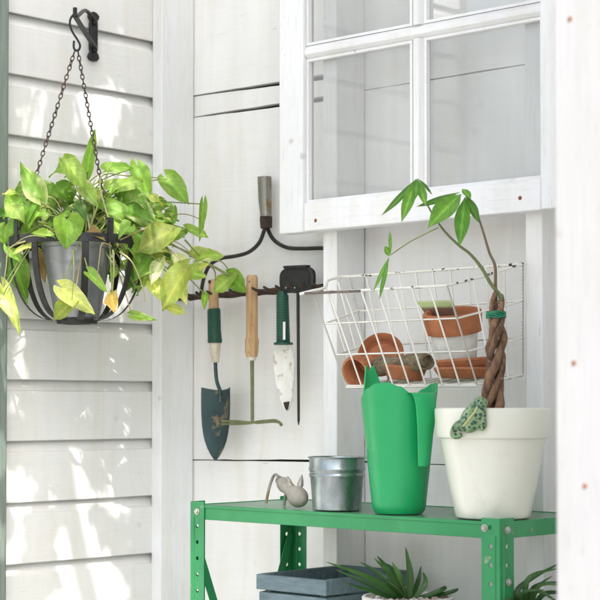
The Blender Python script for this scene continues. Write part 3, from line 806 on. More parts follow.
for (px, par) in ((252.3, ho), (213.2, tr)):
    q = MB(); q.lathe([(0, .0012), (.0032, .0012), (.0042, .0004), (.0042, 0)], H(px, 282) + V((0, -.0112, 0)), 14, Matrix.Rotation(R(90), 3, 'X')); q.build('hang_hole', M['gap'], par)
# white bladed trowel
wt = thing('transplanting_trowel', H(283, 300), 'slim trowel with ribbed green grip and worn white blade', 'trowel')
q = MB(); ps = []; rs_ = []
for i in range(37):
    t = i / 36; ps.append(H(282.4 + .9 * t, 295 + 48 * t)); rs_.append((.0128 + .0018 * t) * (1 + (.05 if i % 2 else -.03)))
q.tube(ps, rs_, 18); q.build('grip', M['darkgreen'], wt)
q = MB(); q.tube([H(282.3, 291), H(282.4, 296)], [.0085, .0122], 14); q.build('hang_loop', M['darkgreen'], wt)
q = MB(); q.tube([H(283.3, 342.6), H(283.3, 344.8)], .0205, 18); q.build('collar', M['darkgreen'], wt)
q = MB(); q.obox(H(286.6, 331) + V((0.0045, -.0122, 0)), (X + Y * .55).normalized(), (Y - X * .55).normalized(), Z, .0026, .0004, .019); q.build('sticker', M['sticker'], wt)
trowel_blade('blade', M['whiteblade'], wt, 283, 346, 287, 411, 20.5, [(0, .42), (.06, .82), (.12, .98), (.25, 1.0), (.45, .93), (.62, .80), (.78, .60), (.9, .40), (.97, .2), (1, .04)], .009, .003)
q = MB(); q.tube([H(286.3, 402), H(286.8, 407), H(287, 411.5)], [.0085, .0062, .001], 10, flatn=Y, ratio=.35); q.build('blade_tip', M['rust'], wt)
# black scraper with long rod
sc = thing('edging_tool', H(297, 279), 'black tool with rounded oblong head and long thin rod', 'tool')
pts = []
cx_, hx, hz_ = 0, 16.5 * u_ / RX, 12.5 * u_
for k in range(40):
    th = 2 * math.pi * k / 40
    sx = abs(math.cos(th)) ** .6 * math.copysign(1, math.cos(th)); sz = abs(math.sin(th)) ** .6 * math.copysign(1, math.sin(th))
    pts.append((hx * sx, hz_ * sz))
q = MB(); q.prism(pts, H(297.5, 279.5), X, Z, Y, .012); q.build('head', M['black'], sc, bevel=.003)
q = MB(); q.prism([(a * .8, b_ * .76) for (a, b_) in pts], H(297.5, 279.5) + V((0, -.0068, 0)), X, Z, Y, .002); q.build('face_plate', M['black'], sc, bevel=.0006)
q = MB(); q.bar(H(286, 267.5) + V((0, -.002, 0)), H(309, 266.5) + V((0, -.002, 0)), .006, .014, Y); q.build('lip', M['black'], sc, bevel=.001)
q = MB(); q.tube([H(298, 288), H(298.3, 340), H(298.6, 420), H(298.6, 425)], [.0036, .0034, .0028, .001], 8); q.build('rod', M['black'], sc)
for px in (288.5, 297.5):
    q = MB(); q.ball(H(px, 288) + V((0, -.008, 0)), .002, .002, .002, seg=8, rings=5); q.build('rivet', M['bolt'], sc)

# ------------------------------------------------------------------ wire basket
YB = -.097; YF = -.255; YFB = -.222
FTL = onY(313, 293, YF); FTR = onY(447, 285.5, YF); BTL = onY(350, 276.5, YB); BTR = onY(523, 264, YB)
FBL = onY(346, 386, YFB); FBR = onY(477, 384.5, YFB); BBL = onY(374, 381, YB); BBR = onY(523, 374.5, YB)
wb = thing('wire_basket', (FBL + BBR) / 2, 'chipped white wire basket hung below the window holding terracotta', 'basket')
WR = .0018
q = MB()
RIM = spline([FTL, FTL * .5 + FTR * .5, FTR], 8) + spline([FTR, onY(474, 279, -.20), onY(500, 271, -.14), BTR], 6)[1:]
q.tube(RIM, .0025, 8); q.tube(spline([BTR, (BTR + BTL) / 2, BTL], 8), .0028, 8)
q.build('rim', M['wirechip'], wb)
q = MB(); q.tube(spline([onY(300, 294, YF), onY(312, 291, YF + .01), onY(325, 287.5, -.2), onY(328, 280.5, -.15), onY(340, 277, -.11), BTL], 6), .0031, 8); q.build('end_hook', M['wire'], wb)
def bil(a, b, c, d, u, v): return (a * (1 - u) + b * u) * (1 - v) + (c * (1 - u) + d * u) * v
def panel(name, a, b, c, d, nu, nv, mat=M['wire'], ends=True):
    """a,b top left/right; c,d bottom left/right"""
    q = MB()
    for i in range(nu + 1):
        u = i / nu; q.tube([bil(a, b, c, d, u, v / 4) for v in range(5)], WR, 6)
    for j in range(0 if ends else 1, nv + 1):
        v = j / nv; q.tube([bil(a, b, c, d, u / 6, v) + (b - a).cross(c - a).normalized() * WR * 1.5 for u in range(7)], WR * 1.05, 6)
    return q.build(name, mat, wb, smooth=60)
panel('front_panel', FTL, FTR, FBL, FBR, 8, 3, ends=False)
panel('back_panel', BTL, BTR, BBL, BBR, 10, 3, ends=False)
panel('side_panel', FTR, BTR, FBR, BBR, 3, 3, ends=False)
panel('side_panel', BTL, FTL, BBL, FBL, 3, 3, ends=False)
panel('floor_panel', BBL, BBR, FBL, FBR, 11, 4)
q = MB(); q.tube([onY(305, 293.3, YF - .004), onY(360, 291, YF - .004)], .0026, 8); q.build('bare_wire', M['wirerust'], wb)
def floor_at(px, y):
    """point on the basket floor at picture column px and distance y from the wall"""
    v = (y - YB) / (YFB - YB)
    best = None
    for k in range(121):
        u = -.1 + 1.2 * k / 120; p = bil(BBL, BBR, FBL, FBR, u, v); dd = p - CAM
        x = 300 + 1740 * dd.dot(right) / dd.dot(fwd)
        if best is None or abs(x - px) < best[0]: best = (abs(x - px), p)
    return best[1] + Z * (WR * 2.6)
def saucer_prof(r, h, t=.004): return [(0, 0), (r * .80, 0), (r * .84, .002), (r, h - .006), (r + .0015, h - .004), (r + .001, h), (r - t, h), (r * .80 - t, t), (0, t)]
def flowerpot_prof(rt, rb, h, rim_h, t=.005):
    rr2 = rt - .004
    zb_ = h - rim_h; rm = rb + (rr2 - rb) * zb_ / h
    return [(0, 0), (rb - .002, 0), (rb, .002), (rm, zb_), (rt - .001, zb_ + .001), (rt, zb_ + .003), (rt + .0015, h - .003), (rt, h), (rt - t, h), (rt - t - .002, h - .004), (rb - t + .001, t + .003), (0, t + .003)]
# two saucers and the dipped pot
fp = floor_at(463, -.163)
tiltM = (Matrix.Rotation(R(-8), 3, V(flat)) @ Matrix.Identity(3))
s1_ = MB(); s1_.lathe(saucer_prof(.0545, .020), fp, 44); tag(s1_.build('terracotta_saucer', M['terra']), 'lower terracotta saucer under the white-dipped pot in the wire basket', 'saucer', 'terracotta saucers in the wire basket')
s2_ = MB(); s2_.lathe(saucer_prof(.0525, .02), fp + V((.001, .0, .0165)), 44, Matrix.Rotation(R(-4), 3, V(flat))); tag(s2_.build('terracotta_saucer', M['terra']), 'upper terracotta saucer directly under the white-dipped pot', 'saucer', 'terracotta saucers in the wire basket')
dpM = Matrix.Rotation(R(-6), 3, V(flat)) @ Matrix.Rotation(R(12), 3, V(right))
dpo = fp + V((-.004, .004, .024)) + right * -.012
dp = thing('dipped_pot', dpo, 'terracotta flowerpot with its lower part painted white, in the wire basket', 'pot')
q = MB(); prof = flowerpot_prof(.0535, .037, .103, .040)
dense = []
for i in range(len(prof) - 1):
    for k in range(4): dense.append((prof[i][0] + (prof[i + 1][0] - prof[i][0]) * k / 4, prof[i][1] + (prof[i + 1][1] - prof[i][1]) * k / 4))
dense.append(prof[-1])
q.lathe(dense, dpo, 48, dpM)
nn = len(dense)
for i, (r_, z_) in enumerate(dense):
    outer = i <= nn * .45
    c = (.74, .72, .68) if (outer and z_ < .0635) else (.43, .15, .06)
    for k in range(48): q.c[i * 48 + k] = c
q.build('body', M['dipped'], dp)
q = MB(); q.lathe([(0, .076), (.045, .076)], dpo, 24, dpM); q.build('soil', M['soil'], dp)
# seed packet standing in it
pk = [onY(416.5, 301, -.198), onY(452, 300, -.198), onY(460, 322, -.188), onY(431, 322, -.188)]
q = MB(); rows = []
cols = []
for i in range(9):
    v = i / 8; row = []
    for j in range(5): row.append(pk[0] * (1 - v) * (1 - j / 4) + pk[1] * (1 - v) * (j / 4) + pk[3] * v * (1 - j / 4) + pk[2] * v * (j / 4))
    rows.append(row)
q.sheet(rows, Y, .0015)
for i in range(9):
    for j in range(5):
        c = (.42, .52, .22) if i <= 2 else (.16, .075, .045)
        if i in (0,) : c = (.55, .62, .33)
        q.c[45 + i * 5 + j] = c; q.c[i * 5 + j] = (.5, .45, .35)
tag(q.build('seed_packet', M['packet']), 'green and brown seed packet tucked in the white-dipped pot', 'packet')
# leaning saucer, lying pot, low bowl and twine at the left
ds = onY(382, 357, -.150)
dM = Matrix((right, (Z * .93 + flat * .35).normalized(), (-flat * .93 + Z * .35).normalized())).transposed() @ Matrix.Rotation(R(-14), 3, 'Y')
q = MB(); q.lathe([(0, -.004), (.036, -.004), (.0445, .010), (.046, .013), (.0445, .016), (.041, .014), (.034, .001), (.031, .0045), (.028, .001), (0, .001)], ds, 44, dM)
tag(q.build('terracotta_saucer', M['terra']), 'terracotta saucer standing on edge behind the twine in the wire basket', 'saucer', 'terracotta saucers in the wire basket')
lp = onY(361, 370, -.198)
lM = Matrix((( -flat * .75 - right * .55 + Z * .1), right, Z)).transposed()
ax = (-flat * .70 - right * .62 - Z * .28).normalized(); b1 = Z.cross(ax).normalized(); b2 = ax.cross(b1)
lM = Matrix((b1, b2, ax)).transposed()
q = MB(); q.lathe(flowerpot_prof(.031, .021, .060, .020, .004), lp - ax * .040, 36, lM)
tag(q.build('terracotta_pot', M['terra']), 'small terracotta pot lying on its side at the left end of the wire basket', 'pot')
bp = floor_at(405, -.168)
q = MB(); q.lathe(saucer_prof(.040, .027, .005), bp, 40, Matrix.Rotation(R(4), 3, V(flat)))
tag(q.build('terracotta_bowl', M['terra']), 'low terracotta bowl carrying the hank of twine in the wire basket', 'bowl')
ta = onY(379, 366, -.178); tb = onY(426, 361.5, -.178)
q = MB(); axv = (tb - ta); L = axv.length; axv.normalize(); e1 = axv.orthogonal().normalized(); e2 = axv.cross(e1)
q.tube([ta + axv * (L * i / 10) for i in range(11)], [.010, .0135, .015, .0145, .0135, .013, .0145, .0165, .0165, .015, .010], 12)
for layer in range(3):
    turns = 24; path = []
    for i in range(turns * 12):
        t = i / (turns * 12); th = 2 * math.pi * i / 12
        rad = .0145 + .003 * math.sin(t * 9 + layer) + layer * .0012 + .002 * (mnoise.noise(V((t * 30, layer, 0))))
        sl = .010 * math.sin(th + layer * 2.1) * (1 if layer % 2 else -1)
        path.append(ta + axv * (L * t + sl) + e1 * (math.cos(th) * rad) + e2 * (math.sin(th) * rad * .8))
    q.tube(path, .0016, 5)
lp_ = [onY(389, 362, -.20), onY(391, 372, -.202), onY(388, 380, -.198), onY(384, 383, -.19), onY(392, 382, -.19)]
q.tube(spline(lp_, 6), .0015, 5)
tag(q.build('twine_hank', M['twine'], smooth=60), 'brown jute twine hank lying in the terracotta bowl', 'twine')

# ------------------------------------------------------------------ green shelving unit
SX0 = .430; SX1 = 1.180; SY0 = -.385; SY1 = -.0925
zs = onY(340, 513.0, SY0).z
sh = thing('shelf_unit', V(((SX0 + SX1) / 2, (SY0 + SY1) / 2, 0)), 'green enamelled steel shelf unit with perforated uprights', 'shelf unit')
BH = .0285
LOW = .70
for zz in (zs, LOW, .22):
    q = MB(); q.box((SX0 + .004, SY0 + .005, zz - .004), (SX1 - .004, SY1 - .004, zz - .0015)); q.build('shelf_board', M['shelftop'], sh)
    for (a, b_) in (((SX0 + .003, SY0 + .002, zz - BH), (SX1 - .003, SY0 + .0045, zz)), ((SX0 + .003, SY1 - .0045, zz - BH), (SX1 - .003, SY1 - .002, zz))):
        q = MB(); q.box(a, b_); q.bar(V(((a[0] + b_[0]) / 2, a[1] - .0002, zz - .003)) - X * (SX1 - SX0) / 2.02, V(((a[0] + b_[0]) / 2, a[1] - .0002, zz - .003)) + X * (SX1 - SX0) / 2.02, .006, .003, Y); q.build('beam', M['shelfpaint'], sh, bevel=.001)
    for xa in (SX0 + .002, SX1 - .0045):
        q = MB(); q.box((xa, SY0 + .006, zz - BH), (xa + .0025, SY1 - .006, zz)); q.build('end_beam', M['shelfpaint'], sh, bevel=.0008)
LW = .038; HP = .0315
for (cx_, sx_) in ((SX0, 1), (SX1, -1)):
    for (cy_, sy_) in ((SY0, 1), (SY1, -1)):
        q = MB(); H_ = zs + .006; tk = .0018
        o1 = V((cx_ if sx_ > 0 else cx_ - LW, cy_, 0)); q.holed(o1, X, Z, Y, LW, H_, HP, .0042, tk)
        o2 = V((cx_, (cy_ if sy_ > 0 else cy_ - LW) , 0)); q.holed(o2, Y, Z, X, LW, H_, HP, .0042, tk)
        # pressed ridges that stiffen each leg
        q.tube([V((cx_ + sx_ * .010, cy_ - sy_ * .0006, .02)), V((cx_ + sx_ * .010, cy_ - sy_ * .0006, H_ - .03))], .0022, 8)
        q.tube([V((cx_ - sx_ * .0006, cy_ + sy_ * .010, .02)), V((cx_ - sx_ * .0006, cy_ + sy_ * .010, H_ - .03))], .0022, 8)
        q.build('upright', M['shelfpaint'], sh)
for xx in (SX0 + .004, SX1 - .004):
    for k in (0, 1):
        q = MB(); a = V((xx, SY0 + .012, zs - .072)); b_ = V((xx, SY1 - .012, LOW - .34))
        if k: a = V((xx, SY1 - .012, zs - .072)); b_ = V((xx, SY0 + .012, LOW - .36))
        xo = V((.0022 * (1 if k else -1), 0, 0))
        q.bar(a + xo, b_ + xo, .019, .0018, X); q.build('brace', M['shelfpaint'], sh)
def bolt(p, n):
    q = MB(); Mx = n.to_track_quat('Z', 'Y').to_matrix()
    q.lathe([(.0068, 0), (.0068, .0012), (.0062, .0018)], p, 14, Mx); q.lathe([(.0045, .0018), (.0045, .0042), (.0038, .005)], p, 6, Mx)
    q.build('bolt', M['bolt'], sh)
bolt(V((SX1 - .031, SY0 - .001, onY(485.5, 528, SY0).z)), -Y)
bolt(V((SX1 + .001, SY0 + .019, zs - .014)), X)
bolt(V((SX1 + .001, SY0 + .021, onX(510, 582, SX1).z)), X)
bolt(V((SX0 + .019, SY0 - .001, zs - .013)), -Y)

# ------------------------------------------------------------------ things on the shelf
def on_shelf(px, y): 
    p = onY(px, 515, y); return V((p.x, p.y, zs + .0005))
# small galvanised bucket
gc = on_shelf(337, -.322); gu = m_per_px(gc)
gb = MB(); r0_, r1_, h_ = 24 * gu, 28.6 * gu, 53 * gu
def rz(t): return r0_ + (r1_ - r0_) * t
prof = [(0, .002), (r0_ - .002, .002), (r0_ - .0005, 0), (r0_ + .001, .0015), (rz(.1), h_ * .1)]
for t in (.655, .77):
    prof += [(rz(t - .05), h_ * (t - .05)), (rz(t) + .0012, h_ * (t - .025)), (rz(t) + .0018, h_ * t), (rz(t) + .0012, h_ * (t + .02)), (rz(t + .035), h_ * (t + .035))]
prof += [(r1_ - .0015, h_ * .965), (r1_ + .0008, h_ * .972), (r1_ + .0015, h_ * .988), (r1_, h_), (r1_ - .0025, h_ * .99), (r1_ - .0035, h_ * .9), (r0_, .006), (0, .005)]
gb.lathe(prof, gc, 64)
tag(gb.build('metal_bucket', M['galv']), 'small shiny galvanised bucket with two raised bands on the shelf', 'bucket')

# watering can
wc = on_shelf(399, -.316); cu = m_per_px(wc)
rb_, rt_ = 26.2 * cu, 39.0 * cu
spout = (right * -.64 + flat * .77).normalized(); hdir = -spout
def Htop(a):      # a = angle from the spout, degrees 0..180
    a = abs(a)
    pts = [(0, 142), (7, 147.5), (10, 147), (13, 138), (18, 127), (25, 118.5), (35, 114), (50, 113), (66, 117), (84, 124), (103, 129), (120, 130), (138, 126), (156, 119), (180, 117)]
    for (a0, h0), (a1, h1) in zip(pts, pts[1:]):
        if a <= a1:
            t = (a - a0) / (a1 - a0); t = t * t * (3 - 2 * t); return (h0 + (h1 - h0) * t) * cu
    return pts[-1][1] * cu
sideD = Z.cross(spout)
can = thing('watering_can', wc, 'tall tapering green plastic watering can with pointed lip and drop handle', 'watering can')
q = MB(); seg = 180; nv = 30; vs = []; fs = []; H0 = 125 * cu
def canpt(a, v, inner):
    ad = (a + 180) % 360 - 180
    ht = Htop(ad); z = v * ht
    r = rb_ + (rt_ - rb_) * min(z / H0, 1.03) ** .97
    if v < .05: r -= .004 * (1 - v / .05) ** 2
    k = math.exp(-(ad / 24) ** 2); e = max(0, (z - H0 * .78) / (H0 * .42)); r += k * .012 * e ** 1.3
    sq = math.exp(-(ad / 30) ** 2) * max(0, (z - H0 * .95) / (.2 * H0))
    aa = R(ad * (1 - .25 * min(sq, 1)))
    if inner: r -= .0028
    return wc + spout * (r * math.cos(aa)) + sideD * (r * math.sin(aa)) + Z * (z + (.003 if inner and v == 0 else 0))
for inner in (0, 1):
    for i in range(nv + 1):
        v = i / nv
        if inner: v = 1 - v
        for k in range(seg): vs.append(canpt(360 * k / seg, v, inner))
tot = 2 * (nv + 1)
for i in range(tot - 1):
    for k in range(seg):
        l = (k + 1) % seg; fs.append((i * seg + k, i * seg + l, (i + 1) * seg + l, (i + 1) * seg + k))
fs.append(tuple(range(seg - 1, -1, -1))); fs.append(tuple((tot - 1) * seg + k for k in range(seg)))
q.add(vs, fs); q.build('body', M['greenplastic'], can, smooth=50)
hd = (right * .50 - flat * .866).normalized(); hs_ = Z.cross(hd).normalized()
hp_ = [(rt_ - .003, 118.5, 30), (rt_ + .006, 119.8, 28), (rt_ + .014, 118, 25.5), (rt_ + .0195, 112, 23.5), (rt_ + .0215, 103, 22), (rt_ + .021, 90, 19.5), (rt_ + .0175, 70, 15.5), (rt_ + .0135, 48, 11.5)]
cen = spline([V((a, b_ * cu, c * cu)) for (a, b_, c) in hp_], 6)
rows = []
q = MB()
for p in cen:
    row = []
    for j in range(9):
        s_ = -1 + j / 4
        row.append(wc + hd * (p.x - .0045 * s_ * s_) + hs_ * (s_ * p.z * .5) + Z * p.y)
    rows.append(row)
q.sheet(rows, hd, .004); q.build('handle', M['greenplastic'], can, smooth=50, bevel=0)

# hand fork lying on the shelf
fk = thing('hand_fork', on_shelf(290, -.30), 'small hand cultivator with weathered round handle and bent tines on the shelf', 'hand fork')
fd = depth(on_shelf(298, -.338))
bpos = pc(298.5, 501, fd); bpos.z = zs + .0205
q = MB(); hdirn = (flat * .80 - right * .38 + Z * .30).normalized()
Mh = hdirn.to_track_quat('Z', 'Y').to_matrix()
q.lathe([(.0, -.0195), (.008, -.018), (.0145, -.0125), (.0185, -.004), (.0195, .004), (.018, .013), (.0145, .024), (.0125, .036), (.013, .05), (.0145, .064), (.013, .075), (.0, .076)], bpos, 28, Mh)
q.build('handle', M['oldwood'], fk)
fe = bpos + hdirn * .078
q = MB(); q.tube([fe - hdirn * .006, fe + hdirn * .014], [.0115, .0085], 12); q.build('ferrule', M['socket'], fk)
dep2 = fd + .09
for pts_ in (((289, 487, 0), (284, 482, .0), (278, 476, .01), (274.5, 475, .015), (271, 482, .02), (268, 493, .02), (266, 503.5, .02)), ((289, 488, 0), (286.5, 491, -.01), (285, 498, -.01), (284, 506, -.01))):
    q = MB(); q.tube(spline([pc(a, b_, dep2 + d_) for (a, b_, d_) in pts_], 5), .0028, 8, flatn=flat, ratio=.7); q.build('tine', M['socket'], fk)
for (bx, by, tx_, ty_) in ((291, 489, 287.5, 476), (299.5, 489, 302, 475)):
    q = MB(); a = pc(bx, by, fd + .02); b_ = pc(tx_, ty_, fd + .03)
    q.tube([a, a * .7 + b_ * .3, a * .4 + b_ * .6, b_], [.004, .0062, .0048, .0012], 8, flatn=flat, ratio=.4); q.build('prong', M['socket'], fk)

# white pot
pcn = on_shelf(493, -.305); pu = m_per_px(pcn)
wp = thing('white_planter', pcn, 'large cream white glazed planter with a thick rim at the front shelf corner', 'planter')
hP = 109.5 * pu; rB = 37.5 * pu; rT = 58 * pu; rimh = 30 * pu; rN = 52.5 * pu
q = MB()
q.lathe([(0, .001), (rB - .004, .0), (rB - .001, .002), (rB, .005), (rB + (rN - rB) * .35, (hP - rimh) * .35), (rB + (rN - rB) * .7, (hP - rimh) * .7), (rN, hP - rimh - .001), (rT - .006, hP - rimh), (rT - .0035, hP - rimh + .0015), (rT - .002, hP - rimh + .005), (rT, hP - .006), (rT - .0005, hP - .002), (rT - .003, hP), (rT - .007, hP - .0005), (rT - .0095, hP - .004), (rN - .012, hP - rimh), (rB - .006, .01), (0, .01)], pcn, 72)
q.build('body', M['ceramic'], wp)
q = MB(); q.lathe([(0, hP - .010), (.04, hP - .009), (rT - .0105, hP - .013)], pcn, 40); q.build('soil', M['soil'], wp)

# braided tree
mt = thing('braided_tree', pcn + V((0, 0, hP - .012)), 'young tree with braided brown trunk and sparse green leaflets in the white planter', 'potted tree')
td = depth(pcn)
base_t = pc(494, 412, td); top_t = pc(497.5, 297, td)
tb_ = pcn.copy(); tb_.z = pcn.z + hP - .016
for k in range(4):
    q = MB(); path = []; rad = []
    for i in range(41):
        t = i / 40; a = t * 2 * math.pi * 1.15 + k * math.pi / 2
        t2 = t * (1.02, .985, 1.035, .96)[k]; c = tb_.lerp(top_t, t2); amp = (.0148 - .0052 * t) * (.72 + .36 * abs(math.sin(a * 1.0 + k)) + .25 * mnoise.noise(V((t * 5, k * 3.3, 2))))
        path.append(c + right * (math.cos(a) * amp) + flat * (math.sin(a) * amp * .8) + V((mnoise.noise(V((t * 9, k, 0))) * .004, mnoise.noise(V((t * 8, k, 5))) * .003, 0)))
        rad.append((.0086 - .0034 * t) * (.9, 1.08, .8, 1.0)[k] * (1 + .22 * mnoise.noise(V((t * 13, k * 5, 3))) + .1 * mnoise.noise(V((t * 40, k * 5, 9)))))
    q.tube(path, rad, 12); q.build('trunk', M['bark'], mt)
q = MB()
for j in range(4):
    loop = []
    for i in range(20):
        th = 2 * math.pi * i / 20
        c = pc(496, 312.5 + j * 1.5, td); loop.append(c + right * (math.cos(th) * .0165) + flat * (math.sin(th) * .0165) + Z * (.0016 * math.sin(3 * th + j)))
    q.tube(loop, .0016, 6, closed=True)
q.tube(spline([pc(488, 313, td - .014), pc(486.5, 316, td - .014), pc(488.5, 318, td - .014), pc(490, 316, td - .016)], 5), .0014, 6)
q.build('tie', M['tie'], mt)
st1 = [pc(a, b_, td + d_) for (a, b_, d_) in ((498, 304, 0), (501, 297, 0), (491, 284, 0), (481, 267, 0), (470, 254, 0), (459, 245.5, 0), (447, 234, 0), (437.7, 222, 0), (427, 204, .0), (417, 179, .0))]
st2 = [pc(a, b_, td + d_) for (a, b_, d_) in ((496, 302, .006), (495.5, 286, .006), (495, 266, .0), (489.5, 253, 0), (485, 238, 0), (479.7, 221, 0), (474, 206, 0), (463.5, 192, 0))]
q = MB(); s_ = spline(st1, 5); q.tube(s_, [.0038 - .0026 * i / (len(s_) - 1) for i in range(len(s_))], 8, col=(.14, .17, .06)); q.build('branch', M['stem'], mt)
q = MB(); s_ = spline(st2, 5); q.tube(s_, [.0032 - .0019 * i / (len(s_) - 1) for i in range(len(s_))], 8, col=(.17, .12, .075)); q.build('branch', M['stem'], mt)
q = MB(); s_ = spline([pc(a, b_, td) for (a, b_) in ((438.5, 227.5), (425, 234), (408, 243), (390.5, 255))], 5); q.tube(s_, .0011, 6, col=(.24, .30, .10)); q.build('branch', M['stem'], mt)
tl = MB(); LG = (.10, .26, .035); LG2 = (.15, .33, .05); LG3 = (.08, .20, .035)
for (b0, t0, wpx, col, cv, dz) in (((416, 179), (382, 220), 7, LG3, -.22, -.02), ((416, 180), (401.5, 221), 12, LG2, .05, -.05), ((417, 179), (415.5, 198), 9, LG, .05, -.04), ((418, 180), (426, 206), 9, LG2, .05, -.03), ((418, 179), (434, 195), 4, LG3, .1, .03),
        ((461, 194), (429, 224), 21, LG2, .15, -.06), ((465, 197), (459.5, 245), 15.5, LG, .06, -.06), ((466, 196), (479.5, 222), 10, LG3, .1, -.01), ((460, 192), (418, 209), 7, LG3, -.18, .03), ((462, 189), (471, 198), 8, LG2, .1, -.02),
        ((390.5, 254), (390, 230), 3.5, LG2, .05, 0), ((389.5, 256), (385, 246), 7.5, LG2, .1, -.01), ((389, 257), (373, 292), 4, LG2, .05, 0), ((389, 258), (379, 300), 4.5, LG, .05, -.01)):
    B = pc(b0[0], b0[1], td); Tt = pc(t0[0], t0[1], td + dz)
    leaf(tl, B, Tt, wpx * m_per_px(B), (camN + Z * .45 + right * rnd.uniform(-.2, .2)).normalized(), LANCE, cv, .22, col, lobe=0, wave=.03, rib=1.5)
tl.build('foliage', M['tree_leaf'], mt, smooth='leaf')

# green spotted frog climbing over the rim
fr_ = pc(473, 418, td)
ang0 = (fr_ - pcn).dot(right) / (rT + .002)
def rimpt(px, py, out):
    """point on the pot's rim surface at this column, pushed outward"""
    d_ = ray(px, py); p = pc(px, py, td); lat = (p - pcn).dot(right)
    rr_ = rT - .001; dd_ = math.sqrt(max(rr_ * rr_ - lat * lat, 1e-6)); p = pc(px, py, td - dd_)
    nrm = (p - pcn); nrm.z = 0; nrm.normalize(); return p + nrm * out
q = MB()
def blob(px, py, out, a, b_, c, rot):
    p = rimpt(px, py, out); nrm = (p - pcn); nrm.z = 0; nrm.normalize(); s_ = Z.cross(nrm)
    u2 = s_ * math.cos(rot) + Z * math.sin(rot); v2 = nrm.cross(u2)
    q.ball(p, a, b_, c, Matrix((u2, v2, nrm)).transposed(), 18, 12)
rt0 = R(58)
blob(473, 419, .006, .0255, .0195, .0145, rt0); blob(477.5, 411, .008, .018, .016, .0135, rt0)
blob(481, 403.5, .006, .0125, .0125, .0105, rt0); blob(478, 401, .011, .0035, .0035, .0035, 0); blob(483.5, 403, .011, .0035, .0035, .0035, 0)
blob(466, 424, .006, .017, .0115, .010, R(30)); blob(481, 422, .006, .0155, .0105, .011, R(110))
def limb(pts_, r0__, r1__):
    P = spline([rimpt(a, b_, o) for (a, b_, o) in pts_], 5); q.tube(P, [r0__ + (r1__ - r0__) * i / (len(P) - 1) for i in range(len(P))], 10)
limb([(468, 424, .006), (461, 424, .007), (456.5, 429, .006), (455, 435, .005), (459, 436.5, .004), (462.5, 434.5, .004)], .0070, .0042)
limb([(480, 424, .006), (484, 419, .007), (484.5, 411, .006)], .006, .0035)
limb([(475, 410, .008), (469, 409, .006), (467, 414, .004)], .0045, .0028)
limb([(481, 407, .008), (485.5, 405, .004), (486, 400, .002)], .0042, .0028)
fo = q.build('frog_ornament', M['lizard'])
rm_ = fo.modifiers.new('remesh', 'REMESH'); rm_.mode = 'VOXEL'; rm_.voxel_size = .0011; rm_.use_smooth_shade = True
smo = fo.modifiers.new('smooth', 'SMOOTH'); smo.iterations = 4; smo.factor = .5
q = MB(); q.tube(spline([rimpt(467.5, 426, .0175), rimpt(470, 423, .0203), rimpt(473, 419, .0210), rimpt(477.5, 412, .0215), rimpt(480, 407, .0195)], 6), .0016, 6, flatn=-flat, ratio=.6); q.build('back_stripe', M['stripe'], fo)
tag(fo, 'pale green frog ornament with dark spots clinging to the white planter rim', 'ornament')

# ------------------------------------------------------------------ lower shelf: crate, pots, spiky plants
cf = onY(259, 576, -.345); ce = onY(326, 579, -.345)
CX0, CX1 = cf.x, ce.x; CY0, CY1 = -.345, -.105; CT = (cf.z + ce.z) / 2 + .002
cr = thing('slatted_crate', V(((CX0 + CX1) / 2, (CY0 + CY1) / 2, LOW)), 'blue-grey stained slatted wooden crate on the lower shelf', 'crate')
nsl = 8; slh = (CT - LOW) / nsl
for i in range(nsl):
    za = LOW + i * slh + (.004 if i else .001); zb_ = LOW + (i + 1) * slh
    fl = .004 if i == nsl - 1 else 0
    for (a, b_) in (((CX0 - fl, CY0 - fl), (CX1 + fl, CY0 + .008)), ((CX0 - fl, CY1 - .008), (CX1 + fl, CY1 + fl)), ((CX0 - fl, CY0 + .0085), (CX0 + .008, CY1 - .0085)), ((CX1 - .008, CY0 + .0085), (CX1 + fl, CY1 - .0085))):
        q = MB(); q.box((a[0], a[1], za), (b_[0], b_[1], zb_ - rnd.uniform(0, .0015))); q.build('slat', M['crate'], cr, bevel=.0015)
for (a, b_) in ((CX0 + .009, CY0 + .009), (CX1 - .023, CY0 + .009), (CX0 + .009, CY1 - .023), (CX1 - .023, CY1 - .023)):
    q = MB(); q.box((a, b_, LOW + .003), (a + .014, b_ + .014, CT - .004)); q.build('corner_block', M['crate'], cr)
q = MB(); q.box((CX0 + .009, CY0 + .024, LOW + .012), (CX1 - .009, CY1 - .024, LOW + .018)); q.build('bottom_board', M['crate'], cr)

